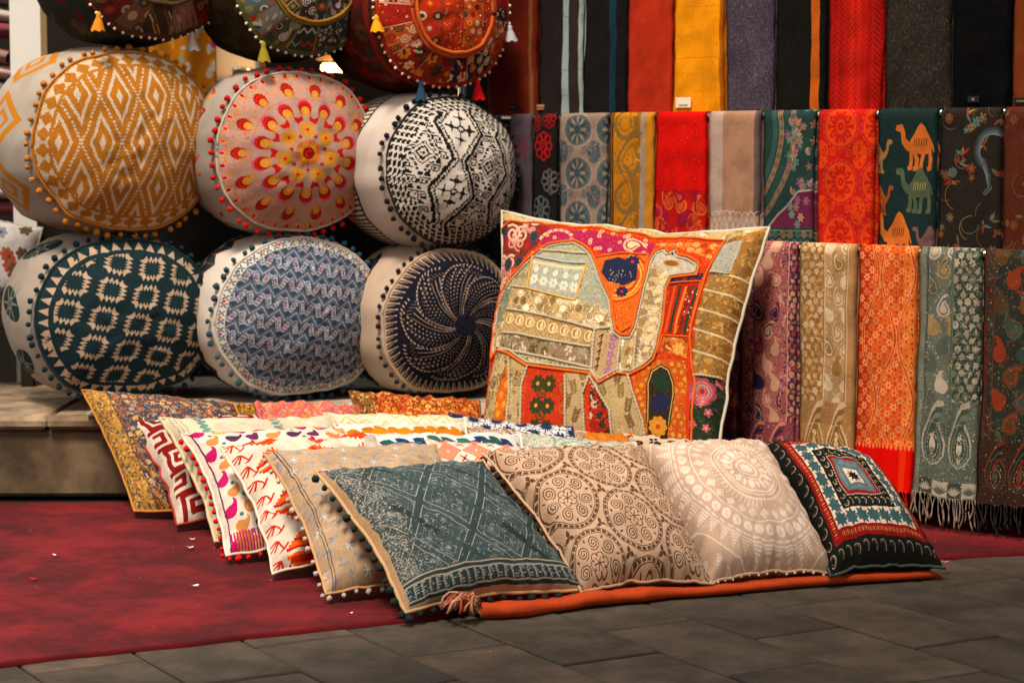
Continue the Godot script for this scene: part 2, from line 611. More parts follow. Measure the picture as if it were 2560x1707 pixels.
func scarf(called: String, label: String, group: String, s0: float, s1: float, ytop: float, ybot: float, off: float, mat: Material, o: Dictionary = {}) -> Node3D:
	var mid := (s0 + s1) * 0.5
	var base := rack_at(mid, ybot, off)
	var t := thing(called, label, "shawl", base, group)
	var hw := (s1 - s0) * 0.5 - 0.0022
	var nz := FastNoiseLite.new()
	nz.seed = rng.randi_range(1, 9999)
	nz.frequency = 1.0
	var th: float = o.get("th", 0.007)
	var lean: float = o.get("lean", 0.0)
	var taper := rnd(-0.006, 0.004)
	var swing: float = o.get("swing", 0.0)
	var rr := 0.013
	var drop := ytop - ybot
	var total := 0.10 + PI * rr + drop
	var front0 := (0.10 + PI * rr * 0.5) / total
	var f := func(u: float, v: float) -> Array:
		# cross-section: a flattened loop, front face first
		var s := 0.0
		var d := 0.0
		if u < 0.5:
			s = lerpf(-1.0, 1.0, u / 0.5)
			d = th * pow(maxf(0.0, 1.0 - pow(absf(s), 8.0)), 0.5)
		else:
			s = lerpf(1.0, -1.0, (u - 0.5) / 0.5)
			d = -th * pow(maxf(0.0, 1.0 - pow(absf(s), 8.0)), 0.5)
		var l := v * total
		var y := 0.0
		var oo := 0.0
		var nx := 1.0
		if l < 0.10:
			y = ytop - rr - 0.10 + l
			oo = -rr
			nx = -1.0
		elif l < 0.10 + PI * rr:
			var a := (l - 0.10) / rr
			oo = -cos(a) * rr
			y = ytop - rr + sin(a) * rr
			nx = -cos(a)
		else:
			y = ytop - rr - (l - 0.10 - PI * rr)
			oo = rr
		var fr := clampf((l - 0.10 - PI * rr) / drop, 0.0, 1.0)
		var wave := (0.010 * nz.get_noise_2d(s * 0.9 + 4.0, fr * 0.8) + 0.0055 * nz.get_noise_2d(s * 2.6, fr * 1.1 + 8.0)) * (0.25 + fr)
		wave += 0.0038 * nz.get_noise_2d(s * 1.2 + fr * 2.0, fr * 4.0) 
		oo += d * (1.0 if nx > -0.2 else -1.0) + wave + lean * fr * fr
		var edge := 0.004 * nz.get_noise_2d(fr * 3.0, signf(s) * 5.0) * absf(s)
		var sag := 0.010 * nz.get_noise_2d(s * 1.1 + 40.0, 0.0) * fr
		var p := rack_at(mid + s * (hw + taper * fr) + edge + swing * fr, y + sag, off + oo) - base
		return [p, Vector2(0.5 + 0.5 * s, clampf((v - front0) / (1.0 - front0), 0.0, 1.0))]
	part(t, "cloth", done(mesh_grid(26, 34, f)), mat)
	# the second fold seen as a narrow dark edge behind the front one
	part(t, "inner_fold", done(mesh_grid(26, 12, func(u: float, v: float) -> Array:
		var r: Array = f.call(u, lerpf(front0 + 0.01, 0.985, v))
		return [r[0] + ALONG * 0.009 - OUT * 0.014 - Vector3(0, 0.008 * v, 0), r[1]])), o.get("fold", mat))
	if o.has("fringe"):
		var fm := plain(o.fringe, 1.0)
		var n: int = o.get("strands", 20)
		for i in n:
			var s := lerpf(-0.97, 0.97, (i + rnd(-0.25, 0.25)) / (n - 1.0))
			var hem: Array = f.call(0.25 + 0.25 * s, 1.0)
			var p: Vector3 = hem[0] + Vector3(0, 0.004, 0)
			var ln := rnd(0.048, 0.076)
			var path := PackedVector3Array()
			var sw := rnd(-0.012, 0.012)
			var ph := rnd(0, 6)
			for k in 8:
				var g := k / 7.0
				path.append(p + ALONG * (sw * g * g + 0.0022 * sin(ph + g * 6.0)) + OUT * (0.003 * sin(ph * 2.0 + g * 4.0)) - Vector3(0, minf(ln * g, base.y - 0.012), 0))
			part(t, "fringe_strand", done(tube(path, [0.0013, 0.0017, 0.0013, 0.0018, 0.0013, 0.0017, 0.0020, 0.0028], 4)), fm)
	if o.has("tag"):
		var g: Array = o.tag   # s, v, colour, ink, words
		var hit: Array = f.call(0.25 + 0.25 * g[0], front0 + g[1] * (1.0 - front0))
		var lb := part(t, "sewn_label", bevel_box(g[5] if g.size() > 5 else 0.042, 0.014 if g.size() < 7 else g[6], 0.0016, 0.0004), plain(g[2], 0.7), hit[0] + OUT * 0.0035 - Vector3(0, 0.006, 0))
		lb.rotation.y = atan2(OUT.x, OUT.z)
		if g[4]:
			var tm := TextMesh.new()
			tm.text = g[4]
			var fnt := SystemFont.new()
			fnt.font_names = PackedStringArray(["Droid Serif"])
			tm.font = fnt
			tm.font_size = 16
			tm.pixel_size = 0.0004
			tm.depth = 0.0006
			part(lb, "lettering", tm, plain(g[3], 0.6), Vector3(0, 0.0065, 0.0012))
	return t


# ------------------------------------------------------------------ the patterns
func pick(a: Array) -> Color:
	return hexc(a[rng.randi_range(0, a.size() - 1)])


# embroidery, brocade and print motifs over a rectangle
func motifs(b: Brush, x0: float, y0: float, x1: float, y1: float, kind: int, ink: Array, s: float):
	var y := y0 + s * 0.3
	var row := 0
	while y < y1 + s:
		var x := x0 + (s * 0.5 if row % 2 else 0.0)
		while x < x1 + s:
			var c := pick(ink)
			var d := pick(ink)
			match kind:
				0:
					b.flower(x + rnd(-0.1, 0.1) * s, y + rnd(-0.1, 0.1) * s, s * rnd(0.3, 0.46), rng.randi_range(5, 7), c, d, rnd(0, 6))
					b.leaf(x, y, s * 0.6, s * 0.09, rnd(0, 6), d)
				1:
					b.paisley(x, y, s * rnd(0.55, 0.7), rnd(-0.7, 0.7), [c, d, c], 1.0 if row % 2 else -1.0)
				2:
					b.ell(x, y, s * 0.3, s * 0.3, c)
					b.ell(x, y, s * 0.15, s * 0.15, d)
				3:
					b.line(PackedVector2Array([Vector2(x, y), Vector2(x + s * 0.5, y + s * 0.7)]), s * 0.12, c)
					b.line(PackedVector2Array([Vector2(x + s * 0.25, y), Vector2(x + s * 0.75, y + s * 0.7)]), s * 0.1, d)
				4:
					var a := rnd(-2.2, -0.9)
					var u := Vector2.from_angle(a)
					b.seg(Vector2(x, y), Vector2(x, y) + u * s * 0.9, s * 0.06, d)
					for k in 5:
						var p := Vector2(x, y) + u * s * (0.15 + 0.16 * k)
						b.leaf(p.x, p.y, s * 0.32, s * 0.08, a + 0.8, c)
						b.leaf(p.x, p.y, s * 0.32, s * 0.08, a - 0.8, c)
				5:
					for k in 3:
						b.star(x, y, s * (0.55 - 0.17 * k), s * (0.36 - 0.12 * k), 4, c if k % 2 == 0 else d)
				6:
					for k in 6:
						b.ell(x + rnd(-0.5, 0.5) * s, y + rnd(-0.5, 0.5) * s, s * rnd(0.04, 0.12), s * rnd(0.04, 0.1), pick(ink), rnd(0, 3), 6)
				7:
					b.spiral(x, y, s * 0.4, 1.9, s * 0.1, c, rnd(0, 6), 1.0 if row % 2 else -1.0)
					b.ell(x + s * 0.5, y, s * 0.09, s * 0.09, d, 0.0, 6)
				8:
					b.line(PackedVector2Array([Vector2(x, y), Vector2(x + s * 0.25, y + s * 0.3), Vector2(x + s * 0.5, y), Vector2(x + s * 0.75, y + s * 0.3), Vector2(x + s, y)]), s * 0.11, c)
				9:
					for k in 5:
						b.ell(x + rnd(-0.5, 0.5) * s, y + rnd(-0.5, 0.5) * s, s * rnd(0.1, 0.3), s * rnd(0.06, 0.2), pick(ink), rnd(0, 3), 7)
			x += s
		y += s * 0.8
		row += 1


func per_pixel(b: Brush, cell: int, fn: Callable):
	for j in range(0, b.h, cell):
		for i in range(0, b.w, cell):
			var c: Color = fn.call((i + cell * 0.5) / b.w * 2.0 - 1.0, (j + cell * 0.5) / b.h * 2.0 - 1.0)
			b.im.fill_rect(Rect2i(i, j, cell, cell), c)


func tex_ochre() -> Texture2D:
	var b := Brush.new(640, 640, hexc("ac681a"), true)
	var ochre := hexc("ac681a")
	var cream := hexc("cbb59b")
	per_pixel(b, 4, func(x: float, y: float) -> Color:
		var rho := sqrt(x * x + y * y)
		if rho > 0.84:
			if absf(rho - 0.855) < 0.014 or rho > 0.975:
				return ochre
			var a := fposmod(atan2(y, x) * 34.0 / TAU, 1.0) - 0.5
			return ochre if absf(a) * 2.1 + absf((rho - 0.915) / 0.062) < 1.0 else cream
		var row := roundf(y / 0.5)
		var best := 9.0
		var bx := 0.0
		var by := 0.0
		for k in 3:
			var r := row + k - 1
			var sh := 0.2 if int(r) % 2 != 0 else 0.0
			var dx := x - 0.02 - sh - roundf((x - 0.02 - sh) / 0.4) * 0.4
			var dy := y - r * 0.5
			var d := absf(dx) / 0.2 + absf(dy) / 0.5
			if d < best:
				best = d
				bx = absf(dx)
				by = absf(dy)
		if bx / 0.036 + by / 0.085 < 1.0:
			return cream
		if bx / 0.100 + by / 0.235 < 1.0:
			return ochre
		if bx / 0.128 + by / 0.325 < 1.0:
			return cream
		if best > 0.94 and fposmod(y * 26.0, 1.0) < 0.66:
			return cream
		return ochre)
	return finish(b)


func tex_teeth() -> Texture2D:
	var dark := hexc("16292e")
	var sand := hexc("b79b80")
	var b := Brush.new(640, 640, dark, true)
	for i in range(-5, 6):
		for j in range(-5, 6):
			var o := Vector2(0.36, 0.085) * i + Vector2(-0.105, 0.335) * j + Vector2(0.02, 0.04)
			if o.length() > 0.98:
				continue
			b.xf = b.base * Transform2D(Vector2(0.150, 0.03), Vector2(-0.045, 0.150), o)
			for pass_ in 2:
				var tip := 1.0 if pass_ == 0 else 0.70
				var low := 0.68 if pass_ == 0 else 0.44
				var pts := PackedVector2Array()
				for s in 4:
					for k in 4:
						for e in 2:
							var along := -low + 2.0 * low * (k + 0.5 * e) / 4.0
							pts.append(Vector2(along, -(low if e == 0 else tip)).rotated(PI / 2 * s))
				b.poly(pts, sand if pass_ == 0 else dark)
	b.home()
	for i in 44:
		var a := TAU * i / 44
		b.at(cos(a) * 0.93, sin(a) * 0.93, 0.066, a)
		b.poly(PackedVector2Array([Vector2(-0.95, -0.85), Vector2(-0.95, 0.85), Vector2(0.7, 0.0)]), sand)
	b.home()
	b.ring(0, 0, 0.855, 0.05, dark, 80)
	b.ring(0, 0, 0.985, 0.03, dark, 80)
	return finish(b)


func tex_blue_diamond() -> Texture2D:
	var b := Brush.new(768, 768, hexc("c5bcb4"), true)
	var dark := hexc("2c3a4a")
	var mid := hexc("53657a")
	var pale := hexc("b4aab4")
	var spots := ["c8561e", "b3202a", "b9a83c", "3f7f7c", "c8561e", "d8d0c4"]
	per_pixel(b, 3, func(x0: float, y0: float) -> Color:
		var x := x0 * 0.94 + y0 * 0.34
		var y := y0 * 0.97 - x0 * 0.22
		var tx := absf(fposmod(x / 0.19, 1.0) * 2.0 - 1.0)
		var w := y / 0.25 + 0.46 * tx
		var row := floorf(w)
		w -= row
		if w < 0.36:
			return dark if int(w / 0.06) % 2 == 0 else (pale if int(w / 0.06) == 3 else mid)
		var cell := floorf(x / 0.095)
		var bx := (x / 0.095 - cell - 0.5) * 2.0
		var by := (w - 0.68) / 0.32
		var best := absf(bx) + absf(by) * 0.95
		if best < 0.24:
			return hexc(spots[posmod(int(row * 3.0 + cell * 2.0), 6)])
		if best < 0.36:
			return dark
		if best < 0.72:
			return pale if fposmod(x * 70.0, 1.0) + fposmod(y * 62.0, 1.0) > 0.8 else mid
		if best < 0.84:
			return dark
		if best < 1.15:
			return pale if fposmod(x * 70.0, 1.0) > 0.35 else mid
		return hexc(spots[posmod(int(row * 5.0 + cell), 6)]) if absf(bx) < 0.22 and best > 0.9 else dark)
	var cols := ["c8561e", "b3202a", "b9a83c", "2f5f6c", "8e2a5c"]
	for i in 150:
		b.at(cos(TAU * i / 150.0) * 0.955, sin(TAU * i / 150.0) * 0.955, 0.05, TAU * i / 150.0)
		b.rect(-1.0, -0.7, 2.0, 1.4, hexc("c9c0b6"))
	for i in 60:
		var a := TAU * i / 60
		b.at(cos(a) * 0.945, sin(a) * 0.945, 0.045, a)
		for k in 4:
			b.leaf(0, 0, 1.15, 0.2, PI / 4 + PI / 2 * k, hexc("30525c"))
		if i % 2 == 0:
			b.at(cos(a + 0.05) * 0.955, sin(a + 0.05) * 0.955, 0.02, a)
			b.rect(-0.8, -0.8, 1.6, 1.6, hexc(cols[(i / 2) % 5]))
	return finish(b)


func tex_palm() -> Texture2D:
	var navy := hexc("12141f")
	var sand := hexc("bb9c82")
	var b := Brush.new(768, 768, sand, true)
	for i in 66:
		var a := TAU * i / 66
		var p := Vector2.from_angle(a) * 0.74
		var u := Vector2.from_angle(a - 0.45)
		var q := p + u * 0.27
		b.leaf(p.x, p.y, 0.26, 0.022, a - 0.47, navy)
		var pts := PackedVector2Array()
		for k in 11:
			var f := k / 10.0 * TAU
			var e := q + u * (-0.075 + 0.075 * cos(f)) * 1.1 + Vector2(-u.y, u.x) * sin(f) * 0.028
			pts.append(e)
		b.line(pts, 0.016, navy)
	b.ell(0, 0, 0.86, 0.86, navy, 0.0, 60)
	for i in 16:
		for k in 3:
			var a0 := TAU * (i + k * 0.27) / 16
			if i % 2 == 0:
				for m in 15:
					var f := m / 14.0
					var r := 0.17 + 0.62 * f
					var a := a0 + f * 0.8
					b.ell(cos(a) * r, sin(a) * r, 0.006 + 0.010 * f, 0.004 + 0.006 * f, sand, a + 0.9, 7)
			else:
				var pts := PackedVector2Array()
				for m in 9:
					var f := m / 8.0
					pts.append(Vector2.from_angle(a0 + f * 0.55) * (0.15 + 0.54 * f))
				b.line(pts, 0.006 + 0.002 * k, sand)
	for i in 8:
		var a0 := TAU * i / 8
		for m in 20:
			var f := m / 19.0
			var r := 0.42 + 0.40 * sin(f * PI * 0.62)
			var a := a0 + f * 1.25
			b.at(cos(a) * r, sin(a) * r, 0.034, a + 1.2 - f * 0.9)
			b.ell(0, 0, 1.0, 0.46, navy, 0.0, 8)
			b.ell(0, 0, 0.70, 0.22, sand, 0.4, 8)
			b.at(cos(a) * (r - 0.06), sin(a) * (r - 0.06), 0.05, a + 2.4)
			b.seg(Vector2(0, 0), Vector2(1, 0.3), 0.08, sand)
	b.home()
	b.ell(0, 0, 0.12, 0.12, navy, 0.0, 20)
	for i in 30:
		var a := TAU * i / 30
		b.seg(Vector2.from_angle(a) * 0.1, Vector2.from_angle(a + 0.12) * 0.2, 0.016, navy)
	b.ring(0, 0, 0.985, 0.02, sand, 70)
	return finish(b)


func tex_mandala_red() -> Texture2D:
	var b := Brush.new(768, 768, hexc("b08a78"), true)
	var red := hexc("c0160e")
	var deep := hexc("900a08")
	var pink := hexc("d0486c")
	var mauve := hexc("a66a94")
	var gold := hexc("cf8a26")
	var orange := hexc("df6a22")
	for i in 40:
		var a := TAU * i / 40
		b.at(cos(a) * 0.95, sin(a) * 0.95, 0.05, a)
		b.ell(0, 0, 0.8, 0.62, hexc("e08a78"))
		b.ell(0.1, 0, 0.5, 0.36, deep if i % 2 else red)
	b.home()
	for i in 210:
		var a := rnd(0, TAU)
		var r := sqrt(rnd(0.47, 0.96))
		b.home().leaf(cos(a) * r, sin(a) * r, rnd(0.03, 0.07), rnd(0.008, 0.016), rnd(0, 6), [orange, hexc("d88878"), gold, hexc("d9804e"), hexc("c05a4c")][i % 5])
	for i in 14:
		var a := TAU * i / 14
		var pts := PackedVector2Array()
		for k in 9:
			var f := k / 8.0
			pts.append(Vector2.from_angle(a + f * TAU / 14) * (0.855 + 0.035 * sin(f * TAU)))
		b.line(pts, 0.036, orange)
		for k in 6:
			var aa := a + TAU / 14 * (k + 0.5) / 6
			b.leaf(cos(aa) * 0.85, sin(aa) * 0.85, 0.085, 0.018, aa + (0.9 if k % 2 else -0.9), hexc("d9804e"))
		b.leaf(cos(a + 0.22) * 0.70, sin(a + 0.22) * 0.70, 0.16, 0.05, a + 0.22, orange)
		b.ell(cos(a + 0.22) * 0.78, sin(a + 0.22) * 0.78, 0.026, 0.016, hexc("e8a2a0"), a)
		b.leaf(cos(a - 0.13) * 0.86, sin(a - 0.13) * 0.86, 0.06, 0.025, a, gold)
		for e in [-1.0, 1.0]:
			b.seg(Vector2.from_angle(a + 0.22) * 0.7, Vector2.from_angle(a + 0.22 + 0.1 * e) * 0.80, 0.009, deep)
		for k in 5:
			var ab := a + TAU / 14 * (k + 0.5) / 5
			b.home().leaf(cos(ab) * 0.91, sin(ab) * 0.91, 0.06, 0.016, ab + 1.3, [orange, gold, hexc("d88878")][k % 3])
			b.arc(cos(ab) * 0.80, sin(ab) * 0.80, 0.03, ab, ab + 3.5, 0.010, hexc("d9804e"), 6)
		shell(b, a, 0.775, 0.115, deep, red, gold, deep)
	b.home().ring(0, 0, 0.665, 0.012, orange, 60)
	for i in 14:
		var a := TAU * (i + 0.5) / 14
		shell(b, a, 0.545, 0.140, mauve if i % 2 else pink, red, gold, deep)
	for i in 14:
		var a := TAU * (i + 0.0) / 14
		b.at(cos(a) * 0.395, sin(a) * 0.395, 0.066, a)
		b.poly(PackedVector2Array([Vector2(-1.1, 0), Vector2(0.2, 0.8), Vector2(1.0, 0.9), Vector2(0.6, 0.0), Vector2(1.0, -0.9), Vector2(0.2, -0.8)]), red)
	for i in 7:
		var a := TAU * (i + 0.25) / 7
		b.at(cos(a) * 0.29, sin(a) * 0.29, 0.1)
		b.ell(0, 0, 1.16, 1.16, hexc("b88a72"), 0.0, 16)
		b.ell(0, 0, 1.03, 1.03, hexc("b08a78"), 0.0, 16)
		b.flower(0, 0, 0.95, 8, gold, orange, 0.3, 0.42)
		b.star(0, 0, 0.3, 0.12, 6, red)
		var c := a + PI / 7
		b.home().star(cos(c) * 0.215, sin(c) * 0.215, 0.034, 0.02, 4, red, c)
	b.home()
	b.ell(0, 0, 0.19, 0.19, hexc("b5937a"), 0.0, 30)
	b.ell(0, 0, 0.17, 0.17, hexc("b08a78"), 0.0, 30)
	b.flower(0, 0, 0.16, 18, orange, gold, 0.0, 0.2)
	b.ell(0, 0, 0.115, 0.115, gold, 0.0, 24)
	b.ell(0, 0, 0.075, 0.075, deep, 0.0, 20)
	b.ell(0, 0, 0.05, 0.05, red, 0.0, 20)
	b.ell(0.01, 0.01, 0.028, 0.028, deep, 0.0, 16)
	return finish(b)


func shell(b: Brush, a: float, r: float, s: float, rim: Color, body: Color, core: Color, dark: Color):
	b.at(cos(a) * r, sin(a) * r, s, a)
	var scal := PackedVector2Array([Vector2(-0.75, 0)])
	for k in 15:
		var f := -1.35 + 2.7 * k / 14.0
		scal.append(Vector2(cos(f) * (0.8 if k % 2 else 0.95), sin(f) * (0.62 if k % 2 else 0.72)))
	b.poly(scal, rim)
	for q in [[0.88, body], [0.70, dark], [0.60, core]]:
		var k: float = q[0]
		var pts := PackedVector2Array()
		for v in [Vector2(0, 0), Vector2(0.3, 0.5), Vector2(0.85, 0.68), Vector2(1.3, 0.58), Vector2(1.6, 0.25), Vector2(1.6, -0.25), Vector2(1.3, -0.58), Vector2(0.85, -0.68), Vector2(0.3, -0.5)]:
			pts.append(Vector2(-0.75, 0) + v * k)
		b.poly(pts, q[1])
	b.star(-0.3, 0, 0.2, 0.08, 4, hexc("e0926a"))


func tex_tribal() -> Texture2D:
	var white := hexc("cfc4b8")
	var black := hexc("171713")
	var hook := ["1111110", "1000010", "1011010", "1010010", "1011110", "1000000", "1100000", "1110000", "1111000", "0000000"]
	var b := Brush.new(768, 768, white, true)
	per_pixel(b, 6, func(x0: float, y0: float) -> Color:
		var rho := sqrt(x0 * x0 + y0 * y0)
		var xi := int(floor(x0 * 54.0)) + 540
		var yi := int(floor(y0 * 54.0)) + 540
		if rho > 0.82:
			var ring := int((rho - 0.82) / 0.045)
			var f := fposmod((rho - 0.82) / 0.045, 1.0)
			var seg := fposmod(atan2(y0, x0) * (52.0 + 3.0 * ring) / TAU + 0.5 * (ring % 2) + f * 0.4, 1.0)
			return black if seg < 0.68 and f < 0.74 else white
		var per := 46
		var z := posmod(xi - 540 + 35, 50) - 25
		var yy := posmod(yi - 540 + 30, per)
		var tri := absi(yy - per / 2)
		var m := absi(z) - 1 - int(tri * 0.58)
		if m < 0:
			for q in [[0, 0], [0, 8], [0, -8], [7, 0], [-7, 0]]:
				var dx := absi(z - q[0])
				var dy := absi(posmod(yy + per / 2, per) - per / 2 - q[1])
				if q[0] == 0 and q[1] == 0:
					if dx + dy < 4 and dx + dy > 1:
						return black
				elif sqrt(float(dx)) + sqrt(float(dy)) < 2.1:
					return black
			return white
		if m < 2:
			return black if m == 0 or yi % 2 == 0 else white
		if m == 3 or m == 4 or m == 5:
			return black
		if m > 6 and m < 14:
			var r: String = hook[posmod(yi / 1, 10)]
			return black if r[(m - 7) if z > 0 else (13 - m)] == "1" else white
		if m == 15 or m == 16:
			return black if yi % 3 > 0 else white
		var d2 := absi(25 - absi(z)) + absi(yy - per / 2)
		if d2 < 9:
			return black if d2 % 4 < 2 else white
		return white)
	return finish(b, false)


# the patchwork covers: an inner panel, a ring of wedges, cords between them
func tex_patchwork(sd: int, grounds: Array, inks: Array, trim: String, inner: Array) -> Texture2D:
	rng.seed = sd
	var b := Brush.new(768, 768, pick(grounds), true)
	var a := 0.2
	while a < TAU + 0.2:
		var da := rnd(0.28, 0.55)
		var pts := PackedVector2Array()
		for k in 6:
			pts.append(Vector2.from_angle(a + da * k / 5.0) * 1.02)
		for k in 6:
			pts.append(Vector2.from_angle(a + da * (5 - k) / 5.0) * 0.5)
		var kind := rng.randi_range(0, 9)
		var s := rnd(0.12, 0.24)
		b.clipped(pts, pick(grounds), func(t: Brush):
			motifs(t, minf(pts[0].x, pts[8].x) - 0.6, minf(pts[0].y, pts[8].y) - 0.6, maxf(pts[0].x, pts[8].x) + 0.6, maxf(pts[0].y, pts[8].y) + 0.6, kind, inks, s))
		b.home().seg(Vector2.from_angle(a) * 0.5, Vector2.from_angle(a), 0.022, hexc(trim))
		b.seg(Vector2.from_angle(a) * 0.5, Vector2.from_angle(a), 0.008, pick(inks))
		a += da
	var circ := PackedVector2Array()
	for k in 40:
		circ.append(Vector2.from_angle(TAU * k / 40) * 0.56)
	var x := -0.6
	b.clipped(circ, hexc(inner[0]), func(t: Brush):
		while x < 0.6:
			var w := rnd(0.16, 0.42)
			t.home().rect(x, -0.6, w, 1.2, hexc(inner[rng.randi_range(0, inner.size() - 1)]))
			var strip := PackedVector2Array([Vector2(x, -0.6), Vector2(x + w, -0.6), Vector2(x + w, 0.6), Vector2(x, 0.6)])
			t.clipped(strip, hexc(inner[rng.randi_range(0, inner.size() - 1)]), func(q: Brush): motifs(q, x - 0.1, -0.6, x + w, 0.6, rng.randi_range(0, 8), inks, rnd(0.1, 0.2)))
			t.home().rect(x - 0.012, -0.6, 0.024, 1.2, hexc(trim))
			x += w)
	b.home()
	b.ring(0, 0, 0.56, 0.045, hexc(trim), 60)
	b.ring(0, 0, 0.56, 0.014, pick(inks), 60)
	b.ring(0, 0, 0.97, 0.03, hexc(trim), 70)
	return finish(b)


# side panels, wrapped once round (u) and from back to seam (v)
func tex_side(bg: String, kind: int, ink: Array) -> Texture2D:
	var b := Brush.new(1024, 256, hexc(bg))
	match kind:
		0:  # large ikat lozenges
			for i in 9:
				var x := 0.02 + i / 9.0
				for q in [[0.050, 0], [0.034, 1], [0.022, 0], [0.011, 1]]:
					var r: float = q[0]
					b.poly(PackedVector2Array([Vector2(x - r, 0.14), Vector2(x, 0.14 - r * 1.5), Vector2(x + r, 0.14), Vector2(x, 0.14 + r * 1.5)]), hexc(ink[0]) if q[1] == 0 else hexc(bg))
		1:  # loose coloured sprays
			for i in 26:
				var x := i / 26.0
				for k in 6:
					b.leaf(x, 0.13 + rnd(-0.05, 0.06), rnd(0.02, 0.04), 0.004, rnd(-2.4, -0.6), pick(ink))
		2:  # dark stepped lines low down
			b.rect(0, 0.0, 1, 0.15, hexc(bg))
			for i in 90:
				b.line(PackedVector2Array([Vector2(i / 90.0, 0.0), Vector2(i / 90.0 + 0.02, 0.08), Vector2(i / 90.0 + 0.012, 0.155)]), 0.0042, hexc(ink[0]))
			b.rect(0, 0.152, 1, 0.006, hexc(ink[0]))
		3:  # dark leaf shapes
			for i in 9:
				var x := i / 9.0 + 0.03
				b.ell(x, 0.15, 0.024, 0.056, hexc(ink[0]), 0.35 if i % 2 else -0.4)
				b.ring(x, 0.15, 0.010, 0.003, hexc(bg), 14)
				for k in 8:
					b.leaf(x, 0.15, 0.045, 0.0025, TAU * k / 8, hexc(ink[1]))
		4:  # zigzag stripe
			for j in 5:
				var pts := PackedVector2Array()
				for i in 49:
					pts.append(Vector2(i / 48.0, 0.11 + 0.011 * j + (0.016 if i % 2 else -0.016)))
				b.line(pts, 0.006, hexc(ink[0]))
			for i in 24:
				b.ell(i / 24.0, 0.135, 0.004, 0.004, pick(["c8561e", "b3202a"]))
		5:  # sprigs of rounded leaves
			for i in 9:
				var x := i / 9.0 + 0.05
				for k in 5:
					b.leaf(x, 0.15, 0.055, 0.013, -2.6 + 0.55 * k, hexc(ink[0]))
		_:
			motifs(b, 0, 0, 1.0, 0.26, kind - 6, ink, 0.06)
			b.rect(0, 0.225, 1, 0.012, pick(ink))
	return finish(b, true, false)


# ---- cushion fronts
func tex_worn_teal() -> Texture2D:
	var b := Brush.new(900, 900, hexc("36403f"))
	var pale := ["7d8683", "667170", "9aa09a", "55625f"]
	var dark := hexc("242e2e")
	for i in 260:
		var p := Vector2(rnd(0, 1), rnd(0, 1))
		b.ell(p.x, p.y, rnd(0.004, 0.03), rnd(0.003, 0.02), hexc(["4c5558", "384346", "5c6466", "464c4e"][i % 4]), rnd(0, 3), 9)
	for i in range(-2, 4):
		for j in range(-2, 5):
			var c := Vector2(0.5 + i * 0.36 + (0.18 if j % 2 else 0.0), 0.42 + j * 0.235)
			var dm := PackedVector2Array([c + Vector2(-0.155, 0), c + Vector2(0, -0.20), c + Vector2(0.155, 0), c + Vector2(0, 0.20)])
			b.line(dm, 0.004, hexc("949a95"), true)
			for k in 2:
				var m := 0.74 - 0.28 * k
				var im2 := PackedVector2Array()
				for v in dm:
					im2.append(c + (v - c) * m)
				b.line(im2, 0.003, hexc("536668"), true)
			for k in 5:
				var a := TAU * k / 5 + 0.4
				var q := c + Vector2(cos(a) * 0.085, sin(a) * 0.105) * (0.0 if k == 0 else 1.0)
				for m in 8:
					b.seg(q, q + Vector2.from_angle(TAU * m / 8 + a) * rnd(0.012, 0.026), 0.0038, hexc(pale[rng.randi_range(0, 3)]))
				for m in 6:
					var aa := TAU * m / 6
					b.arc(q.x + cos(aa) * 0.033, q.y + sin(aa) * 0.033, 0.011, aa - 1.5, aa + 1.5, 0.0035, hexc(pale[rng.randi_range(0, 3)]), 5)
	for i in range(-1, 4):
		for j in range(-2, 5):
			var c := Vector2(0.32 + i * 0.36 + (0.18 if j % 2 else 0.0), 0.42 + j * 0.235)
			b.seg(c + Vector2(0.18, 0), c + Vector2(0.36, 0.235), 0.034, dark if (i + j) % 2 else hexc("324140"))
			b.seg(c + Vector2(0.36, 0.0), c + Vector2(0.18, 0.235), 0.034, hexc("2c3938"))
	# the ground-in speckle along the left and the lower border
	for i in 2600:
		var d := absf(rng.randfn(0.0, 0.085))
		var p := Vector2(0.02 + d, rnd(0.0, 0.86)) if i % 7 else Vector2(rnd(0, 1), rnd(0.0, 0.85))
		b.rect(p.x, p.y, rnd(0.003, 0.009), rnd(0.003, 0.008), hexc(["9b8b7c", "b09a86", "6d716c", "2c3c40", "2a3a3e"][i % 5]))
	for i in 900:
		b.rect(rnd(0, 1), rnd(0, 0.86), rnd(0.002, 0.006), 0.0025, hexc(["8b9692", "22363a", "6f8080"][i % 3]))
	b.rect(0, 0.862, 1, 0.138, hexc("26363a"))
	for y in [0.866, 0.895, 0.968, 0.992]:
		b.rect(0, y, 1, 0.008, hexc("a4927e"))
	for i in 24:
		var x := 0.02 + i / 24.0
		for k in 5:
			b.rect(x + rnd(-0.012, 0.012), 0.905 + 0.012 * k, rnd(0.012, 0.022), 0.006, hexc(["a89480", "74807e", "8f8a80"][k % 3]))
		b.rect(x - 0.002, 0.904, 0.008, 0.06, hexc("8f8678"))
	b.rect(0, 0, 0.02, 1, hexc("a8835e"))
	b.rect(0, 0.985, 1, 0.015, hexc("a88460"))
	return finish(b, false)


